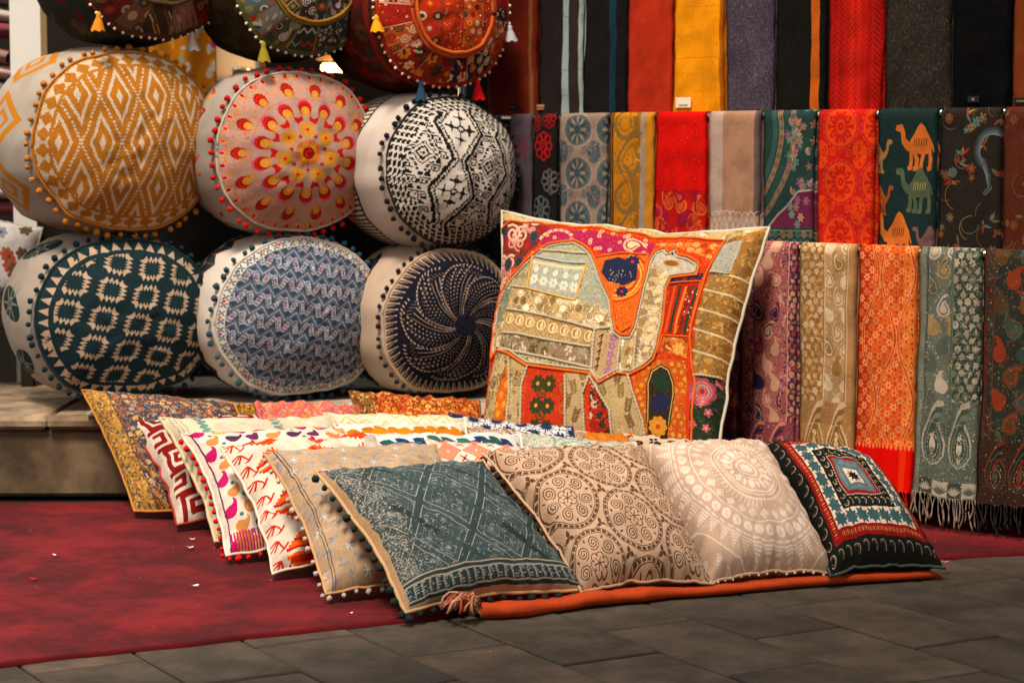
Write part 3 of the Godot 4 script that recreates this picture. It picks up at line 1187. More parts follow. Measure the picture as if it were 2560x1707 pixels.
func tex_swirl(bg: String, ink: String, n := 800, per := 0.40) -> Texture2D:
	var b := Brush.new(n, n, hexc(bg))
	var c := hexc(ink)
	for i in range(-1, 4):
		for j in range(-1, 4):
			var x := 0.17 + i * per * 0.88
			var y := 0.13 + j * per + (per * 0.5 if i % 2 else 0.0)
			b.at(x, y, per * 0.475)
			b.ring(0, 0, 0.94, 0.075, c, 64, 2)
			b.ring(0, 0, 1.0, 0.022, c, 44)
			b.ring(0, 0, 0.87, 0.022, c, 44)
			for k in 7:
				var a := TAU * k / 7 + 0.3
				b.spiral(cos(a) * 0.60, sin(a) * 0.60, 0.22, 2.3, 0.030, c, a + 2.0)
				b.leaf(cos(a + 0.45) * 0.70, sin(a + 0.45) * 0.70, 0.13, 0.035, a + 0.9, c)
			for k in 6:
				var a := TAU * k / 6
				b.arc(cos(a) * 0.20, sin(a) * 0.20, 0.125, a - 1.9, a + 1.9, 0.028, c, 9)
				b.seg(Vector2.ZERO, Vector2.from_angle(a) * 0.19, 0.03, c)
			# clover sprigs in the gaps between three circles
			for q in [Vector2(x + per * 0.58, y), Vector2(x + per * 0.29, y + per * 0.5)]:
				b.at(q.x, q.y, 0.036)
				for k in 3:
					b.leaf(0, 0, 0.95, 0.34, TAU * k / 3 - 1.57, c)
				for e in [-1.0, 1.0]:
					b.at(q.x + 0.04 * e, q.y + 0.02, 0.026)
					b.spiral(0, 0, 0.6, 1.4, 0.12, c, 1.0, e)
	return finish(b)


func tex_mandala_cream() -> Texture2D:
	var bg := hexc("ba9a82")
	var w := hexc("d2c0b0")
	var b := Brush.new(900, 900, bg)
	b.base = b.base * Transform2D(0.0, Vector2(0.66, 0.66), 0.0, Vector2(0.56, 0.44))
	b.home()
	for q in [[0.10, 0.022], [0.155, 0.012], [0.29, 0.016], [0.32, 0.012], [0.36, 0.022], [0.575, 0.012], [0.735, 0.02], [0.93, 0.012]]:
		b.ring(0, 0, q[0], q[1], w, 100, 2 if q[1] > 0.013 else 0)
		b.ring(0, 0, q[0], 0.006, w, 80)
	b.flower(0, 0, 0.07, 8, w, w, 0.0, 0.24)
	for i in 10:
		var a := TAU * i / 10
		b.leaf(cos(a) * 0.16, sin(a) * 0.16, 0.11, 0.035, a, w)
		b.leaf(cos(a + 0.31) * 0.18, sin(a + 0.31) * 0.18, 0.08, 0.018, a + 0.31, w)
	for i in 60:
		var a := TAU * i / 60
		b.seg(Vector2.from_angle(a) * 0.37, Vector2.from_angle(a + 0.04) * 0.43, 0.008, w)
	for i in 26:
		var a := TAU * i / 26
		b.at(cos(a) * 0.505, sin(a) * 0.505, 0.062, a)
		b.poly(PackedVector2Array([Vector2(-0.9, -0.1), Vector2(0, -0.72), Vector2(0.9, 0.1), Vector2(0, 0.72)]), w)
		b.line(PackedVector2Array([Vector2(-0.5, 0), Vector2(0, -0.36), Vector2(0.5, 0), Vector2(0, 0.36)]), 0.08, bg, true)
	for i in 34:
		var a := TAU * i / 34
		b.at(cos(a) * 0.655, sin(a) * 0.655, 0.052, a)
		b.ell(0, 0, 0.92, 0.92, w, 0.0, 16)
		b.line(PackedVector2Array([Vector2(-0.5, -0.2), Vector2(0.5, 0.3)]), 0.09, bg)
		b.line(PackedVector2Array([Vector2(-0.4, 0.4), Vector2(0.45, -0.35)]), 0.09, bg)
	for i in 40:
		var a := TAU * i / 40
		b.at(cos(a) * 0.83, sin(a) * 0.83, 0.075, a)
		for k in 6:
			b.rect(-0.95 + 0.3 * k, -0.75 + 0.12 * k, 0.2, 1.5 - 0.24 * k, w)
	for i in 46:
		var a := TAU * i / 46
		var r := 1.06 if i % 3 else 1.12
		b.at(cos(a) * r, sin(a) * r, 0.06, a)
		if i % 3:
			for k in 5:
				b.rect(-0.8 + 0.34 * k, -0.7 + 0.14 * k, 0.2, 1.4 - 0.28 * k, w)
		else:
			b.ell(0, 0, 0.9, 0.9, w, 0.0, 14)
			b.seg(Vector2(-0.5, 0), Vector2(0.5, 0.2), 0.12, bg)
	return finish(b)


func tex_squares() -> Texture2D:
	var b := Brush.new(900, 900, hexc("12130f"), true)
	var cream := hexc("c9b199")
	var teal := hexc("2c4a4d")
	var red := hexc("7d0d0a")
	for s in 4:
		for i in 13:
			b.base = Transform2D(PI / 2 * s, Vector2(450, 450)) * Transform2D(0.0, Vector2(450, 450), 0.0, Vector2.ZERO)
			b.at(-0.92 + i * 0.153, -0.92, 0.066)
			b.arc(0, 0, 0.75, 0.8, 3.9, 0.09, cream, 10)
			b.arc(0.08, 0.0, 0.55, 0.4, 4.2, 0.07, hexc("6d5f50"), 10)
		b.home()
		b.rect(-0.82, -0.83, 1.64, 0.15, red)
		for i in 46:
			b.rect(-0.76 + i * 0.0335, -0.785, 0.012, 0.05, hexc("c98a52") if i % 2 else hexc("a5552e"))
	b.rect(-0.70, -0.70, 1.4, 1.4, cream)
	for s in 4:
		b.base = Transform2D(PI / 2 * s, Vector2(450, 450)) * Transform2D(0.0, Vector2(450, 450), 0.0, Vector2.ZERO)
		b.home()
		for i in 7:
			b.star(-0.585 + i * 0.195, -0.585, 0.124, 0.076, 8, teal, 0.2)
		b.rect(-0.47, -0.47, 0.94, 0.17, hexc("12130f"))
		for i in 8:
			b.at(-0.40 + i * 0.115, -0.385, 0.052)
			b.arc(0, 0, 0.8, 0.9, 4.4, 0.16, cream, 9)
			b.arc(0.1, 0.05, 0.4, 0.9, 4.4, 0.14, hexc("58503f"), 9)
		b.home()
		for i in 18:
			b.poly(PackedVector2Array([Vector2(-0.31 + i * 0.034, -0.285), Vector2(-0.293 + i * 0.034, -0.32), Vector2(-0.276 + i * 0.034, -0.285)]), cream)
	b.rect(-0.295, -0.295, 0.59, 0.59, red)
	b.rect(-0.25, -0.25, 0.5, 0.5, hexc("4a5d62"))
	for i in 40:
		var s := i % 4
		b.base = Transform2D(PI / 2 * s, Vector2(450, 450)) * Transform2D(0.0, Vector2(450, 450), 0.0, Vector2.ZERO)
		b.home().seg(Vector2(-0.14 + (i / 4) * 0.032, -0.21), Vector2(-0.135 + (i / 4) * 0.031, -0.175), 0.007, hexc("8c9a9a"))
	b.home()
	b.rect(-0.125, -0.125, 0.25, 0.25, cream)
	b.star(0, 0, 0.12, 0.06, 10, hexc("10110e"), 0.1)
	return finish(b)


func tex_silver_sprig() -> Texture2D:
	var b := Brush.new(700, 700, hexc("ac8f70"))
	for i in 260:
		var p := Vector2(rnd(0, 1), rnd(0, 1))
		b.ell(p.x, p.y, rnd(0.01, 0.035), rnd(0.006, 0.014), hexc(["a9866a", "9b8878", "b99a7c", "a3907e"][i % 4]), rnd(-0.5, 0.5), 8)
	for j in 14:
		for i in 11:
			var x := (i + (0.5 if j % 2 else 0.0)) / 10.5 + rnd(-0.015, 0.015)
			var y := j / 13.5 + rnd(-0.012, 0.012)
			for k in 9:
				b.leaf(x, y, rnd(0.018, 0.042), 0.006, rnd(0, 6), hexc(["8c8680", "7d7b7c", "a79a8c", "98908a"][k % 4]))
			if (i + j) % 3 == 0:
				for k in 6:
					b.seg(Vector2(x, y), Vector2(x, y) + Vector2.from_angle(TAU * k / 6) * 0.022, 0.004, hexc("cfc7be"))
	for y in [0.03, 0.045]:
		b.line(PackedVector2Array([Vector2(y, 0), Vector2(y + 0.01, 1)]), 0.004, hexc("4b3a2a"))
	return finish(b)


func tex_step_orange() -> Texture2D:
	var b := Brush.new(800, 800, hexc("cfc0ac"))
	var red := hexc("b81c0a")
	var orange := hexc("dd5412")
	# a stepped comb down the left, ladders of steps across the rest
	for i in 4:
		for j in 4:
			var o := Vector2(0.225 + i * 0.30, 0.02 + j * 0.31)
			for k in 7:
				var s := 0.135 - k * 0.019
				b.rect(o.x - s, o.y + 0.018 * k + 0.0, s * 2, 0.020, orange if k % 2 == 0 else red)
				b.rect(o.x - s, o.y + 0.27 - 0.018 * k, s * 2, 0.019, red if k % 3 == 0 else orange)
			for k in 5:
				b.rect(o.x - 0.10 + k * 0.028, o.y + 0.045 + k * 0.018, 0.016, 0.09, hexc("cfc0ac"))
	for j in 9:
		var y := 0.05 + j * 0.115
		var o := Vector2(0.05, y)
		b.rect(0.0, y - 0.05, 0.085, 0.115, hexc("cfc0ac"))
		b.line(PackedVector2Array([o, o + Vector2(0.03, 0.05), o + Vector2(-0.015, 0.075)]), 0.011, red)
		b.line(PackedVector2Array([o + Vector2(0.03, 0.05), o + Vector2(0.06, 0.02)]), 0.011, red)
		for a in [2.2, 2.9, 3.6]:
			b.seg(o, o + Vector2.from_angle(a) * 0.045, 0.011, red)
	return finish(b)


func tex_paisley_pink() -> Texture2D:
	var b := Brush.new(700, 700, hexc("d2c4b4"))
	var cols := ["b01058", "5a2448", "cc8440", "c07a3c", "a80f54", "4b2444"]
	var n := 0
	for j in 9:
		for i in 8:
			var x := 0.07 + i * 0.125 + (0.05 if j % 2 else 0.0)
			var y := 0.06 + j * 0.115
			var c: String = cols[(i * 2 + j * 3) % 6]
			b.drop(x, y, 0.078, 0.9 + 0.4 * sin(n * 2.3), hexc(c), -1.0)
			if c == "cc8440":
				b.drop(x, y + 0.004, 0.05, 0.9 + 0.4 * sin(n * 2.3), hexc("d9a06a"), -1.0)
			if n % 4 == 0:
				b.ell(x + 0.055, y + 0.045, 0.014, 0.014, hexc("3f6668"))
			n += 1
	for i in 5:
		b.flower(0.3 + i * 0.17, 0.02, 0.06, 8, hexc("c98a48"), hexc("b06a30"), 0.0, 0.4)
		b.flower(0.12 + i * 0.2, 0.95, 0.06, 8, hexc("b87434"), hexc("9a5a28"), 0.0, 0.4)
	for i in 20:
		b.seg(Vector2(0.04 + i * 0.018, 0.9), Vector2(0.045 + i * 0.018, 0.99), 0.009, hexc("b01058"))
	b.line(PackedVector2Array([Vector2(0.028, 0), Vector2(0.034, 1)]), 0.007, hexc("63203c"))
	return finish(b)


func tex_cream_zig(bg: String, ink: String, stripe: bool) -> Texture2D:
	var b := Brush.new(640, 640, hexc(bg))
	var c := hexc(ink)
	if stripe:
		for k in 2:
			var pts := PackedVector2Array()
			for i in 40:
				pts.append(Vector2(0.20 + 0.42 * k + (0.018 if i % 2 else -0.018), i / 39.0))
			b.line(pts, 0.03, c)
		for j in 60:
			for x in [0.03, 0.055, 0.08]:
				b.rect(x, j / 60.0, 0.012, 0.006, hexc("6f675a"))
		for i in 7:
			for j in 16:
				var x := 0.30 + i * 0.1
				b.leaf(x, j / 15.5, 0.05, 0.008, -0.6 if i % 2 else 0.6, hexc("bcc4bc") if (i + j) % 3 else hexc("c9bba2"))
				b.ring(x + 0.04, j / 15.5, 0.014, 0.004, hexc("a9c0c0"), 10)
	else:
		for j in range(-6, 18):
			var pts := PackedVector2Array()
			for i in 15:
				pts.append(Vector2(i / 14.0, j * 0.085 + (0.09 if i % 2 else -0.03) + i * 0.02))
			b.line(pts, 0.020 if j % 3 else 0.008, c)
			if j % 2 == 0:
				b.line(pts, 0.006, hexc("c4a878"), false, 2)
	return finish(b)


func tex_greek() -> Texture2D:
	var b := Brush.new(640, 640, hexc("c4b4a4"))
	var c := hexc("76100c")
	var d := hexc("8c2a12")
	for j in 7:
		for i in 5:
			var o := Vector2(0.055 + i * 0.205, 0.02 + j * 0.205)
			var m := -1.0 if (i + j) % 2 else 1.0
			b.xf = b.base * Transform2D(Vector2(m, 0), Vector2(0, 1), o + Vector2(0.09 if m < 0 else 0.0, 0))
			var key := PackedVector2Array([Vector2(0.0, 0.0), Vector2(0.15, 0.0), Vector2(0.15, 0.12), Vector2(0.05, 0.12), Vector2(0.05, 0.055), Vector2(0.10, 0.055)])
			b.line(key, 0.032, c)
			b.line(PackedVector2Array([Vector2(0.0, 0.0), Vector2(0.0, 0.175), Vector2(0.2, 0.175)]), 0.03, c)
	b.home()
	b.rect(0, 0, 1, 0.02, hexc("8c1a10"))
	b.rect(0, 0, 0.025, 1, hexc("b9a595"))
	return finish(b)


func tex_kashmir(bg: String, border: String, ink: Array, edge: Array, sc := 0.06) -> Texture2D:
	var b := Brush.new(640, 640, hexc(bg))
	motifs(b, 0, 0, 1, 1, 9, ink, sc * 0.8)
	motifs(b, 0, 0, 1, 1, 0, ink, sc)
	motifs(b, 0, 0, 1, 1, 6, ink, sc * 0.7)
	b.rect(0, 0, 0.16, 1, hexc(border))
	for i in 420:
		b.ell(rnd(0.01, 0.15), rnd(0, 1), rnd(0.006, 0.016), rnd(0.004, 0.01), pick(edge), rnd(0, 3), 7)
	b.rect(0.155, 0, 0.008, 1, hexc("4a3a26"))
	b.rect(0.20, 0, 0.006, 1, pick(edge))
	return finish(b)


func tex_geo_orange(bg: String, ink: String, dot: String) -> Texture2D:
	var b := Brush.new(640, 640, hexc(bg))
	var c := hexc(ink)
	for j in 7:
		for i in 5:
			var o := Vector2(0.14 + i * 0.24, j * 0.17)
			for k in 4:
				var s := 0.11 - 0.027 * k
				b.line(PackedVector2Array([o + Vector2(-s, 0), o + Vector2(0, -s * 0.8), o + Vector2(s, 0), o + Vector2(0, s * 0.8)]), 0.011, c, true)
			for a in 4:
				var u := Vector2.from_angle(PI / 4 + PI / 2 * a)
				b.seg(o + Vector2(0.12, 0.085), o + Vector2(0.12, 0.085) + u * 0.04, 0.012, c)
			b.rect(o.x + 0.11, o.y + 0.075, 0.02, 0.02, hexc(dot))
	return finish(b)


func tex_leaves(bg: String, ink: Array, ln: float, wd: float, n: int) -> Texture2D:
	var b := Brush.new(600, 600, hexc(bg))
	for j in n:
		for i in n:
			var x := (i + 0.5 * (j % 2)) / n + rnd(-0.01, 0.01)
			var y := (j + 0.15) / n
			b.leaf(x, y, ln, wd, -0.5 + (1.1 if j % 2 else 0.0), pick(ink))
			b.ell(x + ln * 0.5, y + 0.03, 0.006, 0.006, pick(ink), 0.0, 6)
	return finish(b)


func tex_navy_print(bg: String, ink: String) -> Texture2D:
	var b := Brush.new(640, 640, hexc(bg))
	var c := hexc(ink)
	b.rect(0, 0, 0.13, 1, c)
	for j in 5:
		for i in 5:
			var o := Vector2(0.22 + i * 0.2, 0.07 + j * 0.22)
			b.ell(o.x, o.y, 0.045, 0.045, c)
			for k in 18:
				b.seg(o, o + Vector2.from_angle(TAU * k / 18) * (0.085 if k % 2 else 0.06), 0.009, c)
			b.ring(o.x, o.y, 0.1, 0.01, c, 30, 2)
			for k in 10:
				b.leaf(o.x + 0.1, o.y + 0.1, rnd(0.03, 0.07), 0.012, TAU * k / 10, c)
	b.line(PackedVector2Array([Vector2(0.15, 0), Vector2(0.15, 1)]), 0.012, hexc(bg))
	return finish(b)


# a camel seen from the side, one unit high
func camel(b: Brush, x: float, y: float, s: float, flip: bool, col: Color, ink: Color):
	b.xf = b.base * Transform2D(Vector2(-s if flip else s, 0), Vector2(0, s), Vector2(x, y))
	b.poly(PackedVector2Array([Vector2(-0.55, -0.36), Vector2(-0.52, -0.44), Vector2(-0.36, -0.46), Vector2(-0.30, -0.34), Vector2(-0.27, -0.16), Vector2(-0.18, -0.08), Vector2(-0.05, -0.24), Vector2(0.05, -0.42), Vector2(0.13, -0.49), Vector2(0.22, -0.42), Vector2(0.32, -0.26), Vector2(0.42, -0.10), Vector2(0.42, 0.08), Vector2(0.30, 0.16), Vector2(-0.06, 0.16), Vector2(-0.24, 0.10), Vector2(-0.37, -0.06), Vector2(-0.41, -0.30), Vector2(-0.5, -0.31)]), col)
	for l in [[-0.14, 0.02, -0.12], [-0.04, 0.10, 0.03], [0.22, 0.02, 0.16], [0.36, 0.02, 0.40]]:
		b.line(PackedVector2Array([Vector2(l[0], l[1] + 0.02), Vector2(l[2], 0.28), Vector2(l[2] - 0.02, 0.46), Vector2(l[2] - 0.07, 0.47)]), 0.095, col)
	b.line(PackedVector2Array([Vector2(0.42, -0.06), Vector2(0.47, 0.12)]), 0.03, col)
	for k in 6:
		b.seg(Vector2(-0.02 + 0.06 * k, -0.16), Vector2(-0.05 + 0.06 * k, 0.0), 0.02, ink)
	b.home()


func uvs(s: String) -> PackedVector2Array:
	var out := PackedVector2Array()
	for q in s.split(" "):
		var c := q.split(",")
		out.append(Vector2(float(c[0]), float(c[1])) * 0.01)
	return out


const CAMEL := "2,46 2,37 5,30 8,26 16,19 21,15 24,12 29,11 34,10 38,12 42,15 45,19 49,26 54,33 56,39 58,44 60,45 63,45 64,42 64,37 64,29 64,20 64,16 65,12 68,10 70,12 72,10 74,13 78,14 82,16 83,18 83,21 78,22 74,23 73,27 74,33 75,40 75,48 74,52 71,55 66,58 61,58 55,62 51,59 23,57 14,53 7,51 4,54"
const LEGS := ["7,100 3,68 4,60 7,51 14,53 13,57 9,66 13,100", "14,53 24,56 22,64 27,100 20,100 16,66", "41,59 51,59 49,65 54,100 46,100 42,67", "51,60 65,58 68,64 73,73 80,100 68,100 60,71"]


func tex_camel() -> Texture2D:
	var b := Brush.new(1100, 1100, hexc("b8300c"))
	var gold := ["b48a50", "e0c898", "7a5628", "5e4422", "cda66a", "eadab8"]
	var silver := ["a0967e", "b4aa8e", "9aa08e", "a89c7c", "8a9a90"]
	var hot := ["c8480c", "d0640e", "b8240a", "8a1008", "c87a24", "a81c08"]
	var patch := func(s: String, bg: String, kinds: Array, ink: Array, sc: float):
		var pts := uvs(s)
		b.home().clipped(pts, hexc(bg), func(t: Brush):
			for k in kinds:
				motifs(t, -0.02, -0.02, 1.0, 1.0, k, ink, sc)
			motifs(t, -0.02, -0.02, 1.0, 1.0, 6, [bg, hexc(bg).darkened(0.45).to_html(false), hexc(bg).lightened(0.3).to_html(false)], 0.016))
	patch.call("0,0 87,0 87,100 0,100", "b8300c", [6], hot, 0.03)
	patch.call("0,0 100,0 100,4 88,6 64,5 44,4 23,3 5,4 0,9", "b0935a", [6, 9], ["c8b890", "a8a490", "c09a4c", "8e7440"], 0.05)
	patch.call("0,4 23,4 19,14 9,22 0,35", "7c1a14", [9, 6], ["2a2c1c", "a01a14", "33301e", "8c1c22"], 0.05)
	for q in [[0.09, 0.09, 0.07], [0.05, 0.20, 0.05], [0.14, 0.03, 0.04], [0.02, 0.28, 0.04]]:
		for e in [-1.0, 1.0]:
			b.home().spiral(q[0] + 0.022 * e, q[1], q[2] * 0.55, 1.6, 0.010, hexc("cf9f82"), 1.5, e)
			b.spiral(q[0] + 0.018 * e, q[1] + 0.04, q[2] * 0.4, 1.4, 0.008, hexc("b9806a"), 4.0, -e)
	for q in [[0.17, 0.10], [0.06, 0.21], [0.115, 0.20], [0.02, 0.08]]:
		b.ell(q[0], q[1], 0.021, 0.027, hexc("4a2848"), 0.0, 12)
		b.ell(q[0], q[1], 0.013, 0.018, hexc("20301f"), 0.0, 10)
	patch.call("22,4 44,6 64,8 64,14 46,15 41,13 34,10 29,10 20,13", "98183c", [], hot, 0.04)
	for i in 34:
		var p := Vector2(rnd(0.22, 0.62), rnd(0.035, 0.15))
		p.y += (p.x - 0.22) * 0.07
		b.home().ring(p.x, p.y, 0.006, 0.004, hexc("d9a878"), 7)
	b.paisley(0.56, 0.10, 0.055, 1.3, [hexc("d6a274"), hexc("8c2030"), hexc("d8b088")])
	b.arc(0.27, 0.13, 0.075, 3.5, 5.6, 0.012, hexc("cfa070"), 14, 2)
	patch.call("64,8 87,7 86,14 78,12 73,10 67,10", "c8480e", [7], ["d8841e", "8a1408", "e0b060"], 0.03)
	patch.call("44,17 63,13 64,39 62,45 59,44 53,32", "c4560f", [6], hot, 0.02)
	for k in 5:
		b.home().arc(0.545, 0.235, 0.058 + 0.011 * k, -1.4, 1.6, 0.004, hexc(["e09a2c", "a01808", "e8b050"][k % 3]), 18)
	b.poly(uvs("48,18 53,16 60,18 61,24 57,27 51,26 48,23"), hexc("1b1e36"))
	for i in 26:
		b.rect(rnd(0.50, 0.59), rnd(0.21, 0.265), 0.003, 0.004, hexc("c8b898"))
	for q in [[0.58, 0.17, 0.026], [0.57, 0.295, 0.022], [0.455, 0.215, 0.014]]:
		b.flower(q[0], q[1], q[2], 9, hexc("1b1e3a"), hexc("c01a10"), 0.0, 0.3)
	patch.call("74,25 85,22 86,43 76,44", "a01c0c", [], hot, 0.03)
	for i in 5:
		b.home().poly(PackedVector2Array([Vector2(0.755 + i * 0.021, 0.26), Vector2(0.764 + i * 0.021, 0.255), Vector2(0.772 + i * 0.018, 0.425), Vector2(0.762 + i * 0.018, 0.43)]), hexc(["c2410c", "1c2e20", "d86a18", "7a1408", "22321f"][i]))
	for i in 40:
		b.ell(rnd(0.81, 0.855), rnd(0.25, 0.42), 0.003, 0.004, hexc(["c8b8a0", "c8641c", "1c2e20", "204028"][i % 4]), 0.0, 6)
	patch.call("73,21 85,20 85,23 74,26", "1d2138", [2], ["8a1408", "3a2440"], 0.03)
	patch.call("76,44 86,44 86,50 76,49", "b85a1a", [0], ["d89a3c", "8a2a10", "c87a24"], 0.05)
	patch.call("75,52 86,51 94,100 81,100 67,59", "b04a10", [2], ["d08a24", "c8741c", "b83a0c"], 0.026)
	patch.call("75,73 73,60 74,56 77,54 80,55 82,59 83,63 83,100 77,100", "2a1c10", [], hot, 0.04)
	for k in 2:
		b.home().line(uvs("75,73 73,60 74,56 77,54 80,55 82,59 83,63 83,73"), 0.012 - 0.008 * k, hexc("20281a") if k == 0 else hexc("c8a050"))
	b.flower(0.78, 0.59, 0.036, 9, hexc("1c2c1c"), hexc("18281c"), 0.0, 0.34)
	b.flower(0.785, 0.66, 0.036, 9, hexc("1a1c34"), hexc("1a1c34"), 0.0, 0.34)
	b.flower(0.79, 0.74, 0.036, 9, hexc("c07a20"), hexc("b8300c"), 0.0, 0.34)
	patch.call("24,57 41,60 46,100 27,100", "b02a0c", [], hot, 0.05)
	for j in 4:
		for i in 2:
			b.home().flower(0.295 + i * 0.05 + j * 0.004, 0.63 + j * 0.075, 0.03, 8, hexc("2e3018"), hexc("c8841e"), 0.3, 0.3)
			b.spiral(0.32 + j * 0.004, 0.66 + j * 0.075, 0.022, 1.5, 0.006, hexc("3a3a1a"))
		b.ring(0.41 + j * 0.006, 0.64 + j * 0.07, 0.016, 0.007, hexc("8a5a1c"), 12)
	patch.call("51,60 60,71 64,100 55,100", "a81c0c", [6, 0], ["1e2c1c", "c8b090", "8a1408"], 0.04)
	patch.call("13,57 14,54 16,66 19,100 13,100 9,66", "c0560f", [2], ["8a3a10", "d8841e"], 0.04)
	patch.call("87,7 100,0 100,41 100,100 94,100 89,56 87,36 87,19", "8a6230", [9, 6], ["a87a3a", "8e5c22", "b98c48", "6e4a24"], 0.05)
	patch.call("87,8 94,6 94,18 87,19", "9a9382", [6], silver, 0.04)
	for y in [0.19, 0.26, 0.33, 0.40, 0.47]:
		b.home().line(PackedVector2Array([Vector2(0.87, y), Vector2(1.0, y + 0.01)]), 0.007, hexc("c2b088"), false, 1)
	patch.call("89,55 100,54 100,100 94,100", "24301f", [9], ["2a3a28", "1c281c", "3a3a30"], 0.05)
	b.home().flower(0.93, 0.60, 0.05, 8, hexc("94404c"), hexc("7c2a38"), 0.2, 0.4)
	for k in 3:
		b.ring(0.93, 0.60, 0.012 + 0.01 * k, 0.006, hexc(["c84a34", "8a9080", "c06060"][k]), 16)
	for i in 9:
		b.flower(rnd(0.90, 0.99), rnd(0.53, 0.80), 0.015, 5, hexc("b85a60"), hexc("d8a080"))
	# the animal
	patch.call(CAMEL, "a89068", [7, 6], gold, 0.025)
	for i in 4:
		patch.call(LEGS[i], "a88e60", [4] if i > 1 else [9, 7], ["6a4e28", "a88c58", "b8a070", "7a5c30"], 0.06)
	patch.call("2,37 4,30 10,30 10,37 2,44", "6f7460", [9], ["5a5e48", "84846c", "a0703a"], 0.04)
	patch.call("8,26 18,16 18,30 10,29 5,29", "a08c62", [7, 6], ["7a5a48", "a8946a", "6a5a3c"], 0.03)
	patch.call("45,20 49,26 54,33 55,37 41,34 42,18", "88886f", [7, 6], silver, 0.03)
	patch.call("10,29 18,30 40,34 54,37 56,43 9,37", "a88e60", [0, 7], gold, 0.034)
	patch.call("9,37 50,44 50,50 8,45", "a08050", [6], gold, 0.02)
	for i in 8:
		b.home().ell(0.115 + i * 0.052, 0.405 + i * 0.0085, 0.019, 0.027, hexc("8e6a3a"), 0.2)
		b.ring(0.115 + i * 0.052, 0.405 + i * 0.0085, 0.017, 0.006, hexc("d2b47e"), 12)
		b.leaf(0.115 + i * 0.052, 0.42 + i * 0.0085, 0.03, 0.007, -1.4, hexc("d2b47e"))
	patch.call("8,45 50,50 51,57 8,51", "7e6848", [0, 6], ["c0ac90", "7a5a4c", "4e4020", "8e7c60"], 0.05)
	patch.call("7,51 51,57 50,59 15,53", "a89a76", [2], ["7a3a2a", "8a7850"], 0.02)
	patch.call("50,44 60,46 61,58 55,62 51,59", "a8845a", [], gold, 0.03)
	for i in 5:
		b.home().flower(0.575, 0.465 + i * 0.028, 0.014, 5, hexc("8e5a78"), hexc("b07a90"))
		b.line(PackedVector2Array([Vector2(0.522, 0.465 + i * 0.026), Vector2(0.535, 0.455 + i * 0.026), Vector2(0.53, 0.475 + i * 0.026)]), 0.005, hexc("3c2c1c"))
	patch.call("60,46 66,42 67,58 61,58", "a4885c", [4], gold, 0.035)
	for i in 9:
		b.home().leaf(0.70 - i * 0.001, 0.22 + i * 0.035, 0.035, 0.010, -0.5, hexc("d0b280"))
		b.leaf(0.69 - i * 0.001, 0.23 + i * 0.035, 0.035, 0.010, 3.6, hexc("8e6e40"))
	patch.call("19,17 24,12 29,11 34,10 38,12 42,16 42,18", "948862", [8, 2], silver, 0.022)
	patch.call("18,16 42,18 40,34 18,30", "8c9486", [7, 2], silver, 0.036)
	for i in 5:
		b.home().flower(0.205 + i * 0.045, 0.265 + i * 0.007, 0.02, 6, hexc("c9bfa4"), hexc("8aa098"))
		b.leaf(0.205 + i * 0.045, 0.24 + i * 0.007, 0.03, 0.012, -1.5, hexc("c9bfa4"))
	b.line(uvs("18,20 42,22"), 0.012, hexc("c8b684"), false, 1)
	# head
	patch.call("64,16 65,12 68,10 70,12 72,10 74,13 78,14 82,16 83,18 83,21 78,22 74,23 72,21", "aca088", [3], ["a8a08c", "c8bea8", "8e8a78"], 0.03)
	b.home().ell(0.725, 0.17, 0.032, 0.016, hexc("c8741c"), 0.1)
	b.ell(0.725, 0.17, 0.026, 0.011, hexc("6a4a24"), 0.1)
	b.leaf(0.715, 0.135, 0.03, 0.008, -0.9, hexc("2a2a50"))
	return finish(b, false)


# ---- shawls (width 1, height given by the shape)
func shawl_brush(asp: float, bg: String, w := 300) -> Brush:
	return Brush.new(w, int(w * asp), hexc(bg))


func tex_plain_shawl(bg: String, asp: float, stripes: Array = [], melange: Array = []) -> Texture2D:
	var b := shawl_brush(asp, bg, 256)
	for q in stripes:
		b.rect(q[0], 0, q[1], asp, hexc(q[2]))
	if melange.size():
		for i in 5200:
			b.rect(rnd(-0.02, 1), rnd(0, asp), rnd(0.004, 0.016), rnd(0.008, 0.03), pick(melange))
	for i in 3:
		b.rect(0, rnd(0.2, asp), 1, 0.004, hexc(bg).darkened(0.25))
	return finish(b)


func tex_feather_red(asp: float) -> Texture2D:
	var b := shawl_brush(asp, "a80e06")
	for j in 30:
		for i in 3:
			var o := Vector2(0.18 + i * 0.33, j * asp / 28.0)
			for e in [-1.0, 1.0]:
				b.leaf(o.x, o.y, 0.19, 0.018, PI / 2 + e * 0.75, hexc("7c0a06") if i != 1 else hexc("c2200c"))
	return finish(b)


func tex_flowers_shawl(bg: String, asp: float, spots: Array) -> Texture2D:
	var b := shawl_brush(asp, bg)
	for q in spots:
		b.home()
		for k in 8:
			var a := TAU * k / 8
			b.ring(q[0] + cos(a) * q[2] * 0.7, q[1] + sin(a) * q[2] * 0.8, q[2] * 0.34, q[2] * 0.16, hexc(q[3]), 10)
			b.ell(q[0] + cos(a + 0.3) * q[2] * 0.4, q[1] + sin(a + 0.3) * q[2] * 0.45, q[2] * 0.13, q[2] * 0.13, hexc(q[3]), 0.0, 7)
		b.spiral(q[0], q[1], q[2] * 0.3, 1.2, q[2] * 0.12, hexc(q[3]))
	return finish(b)


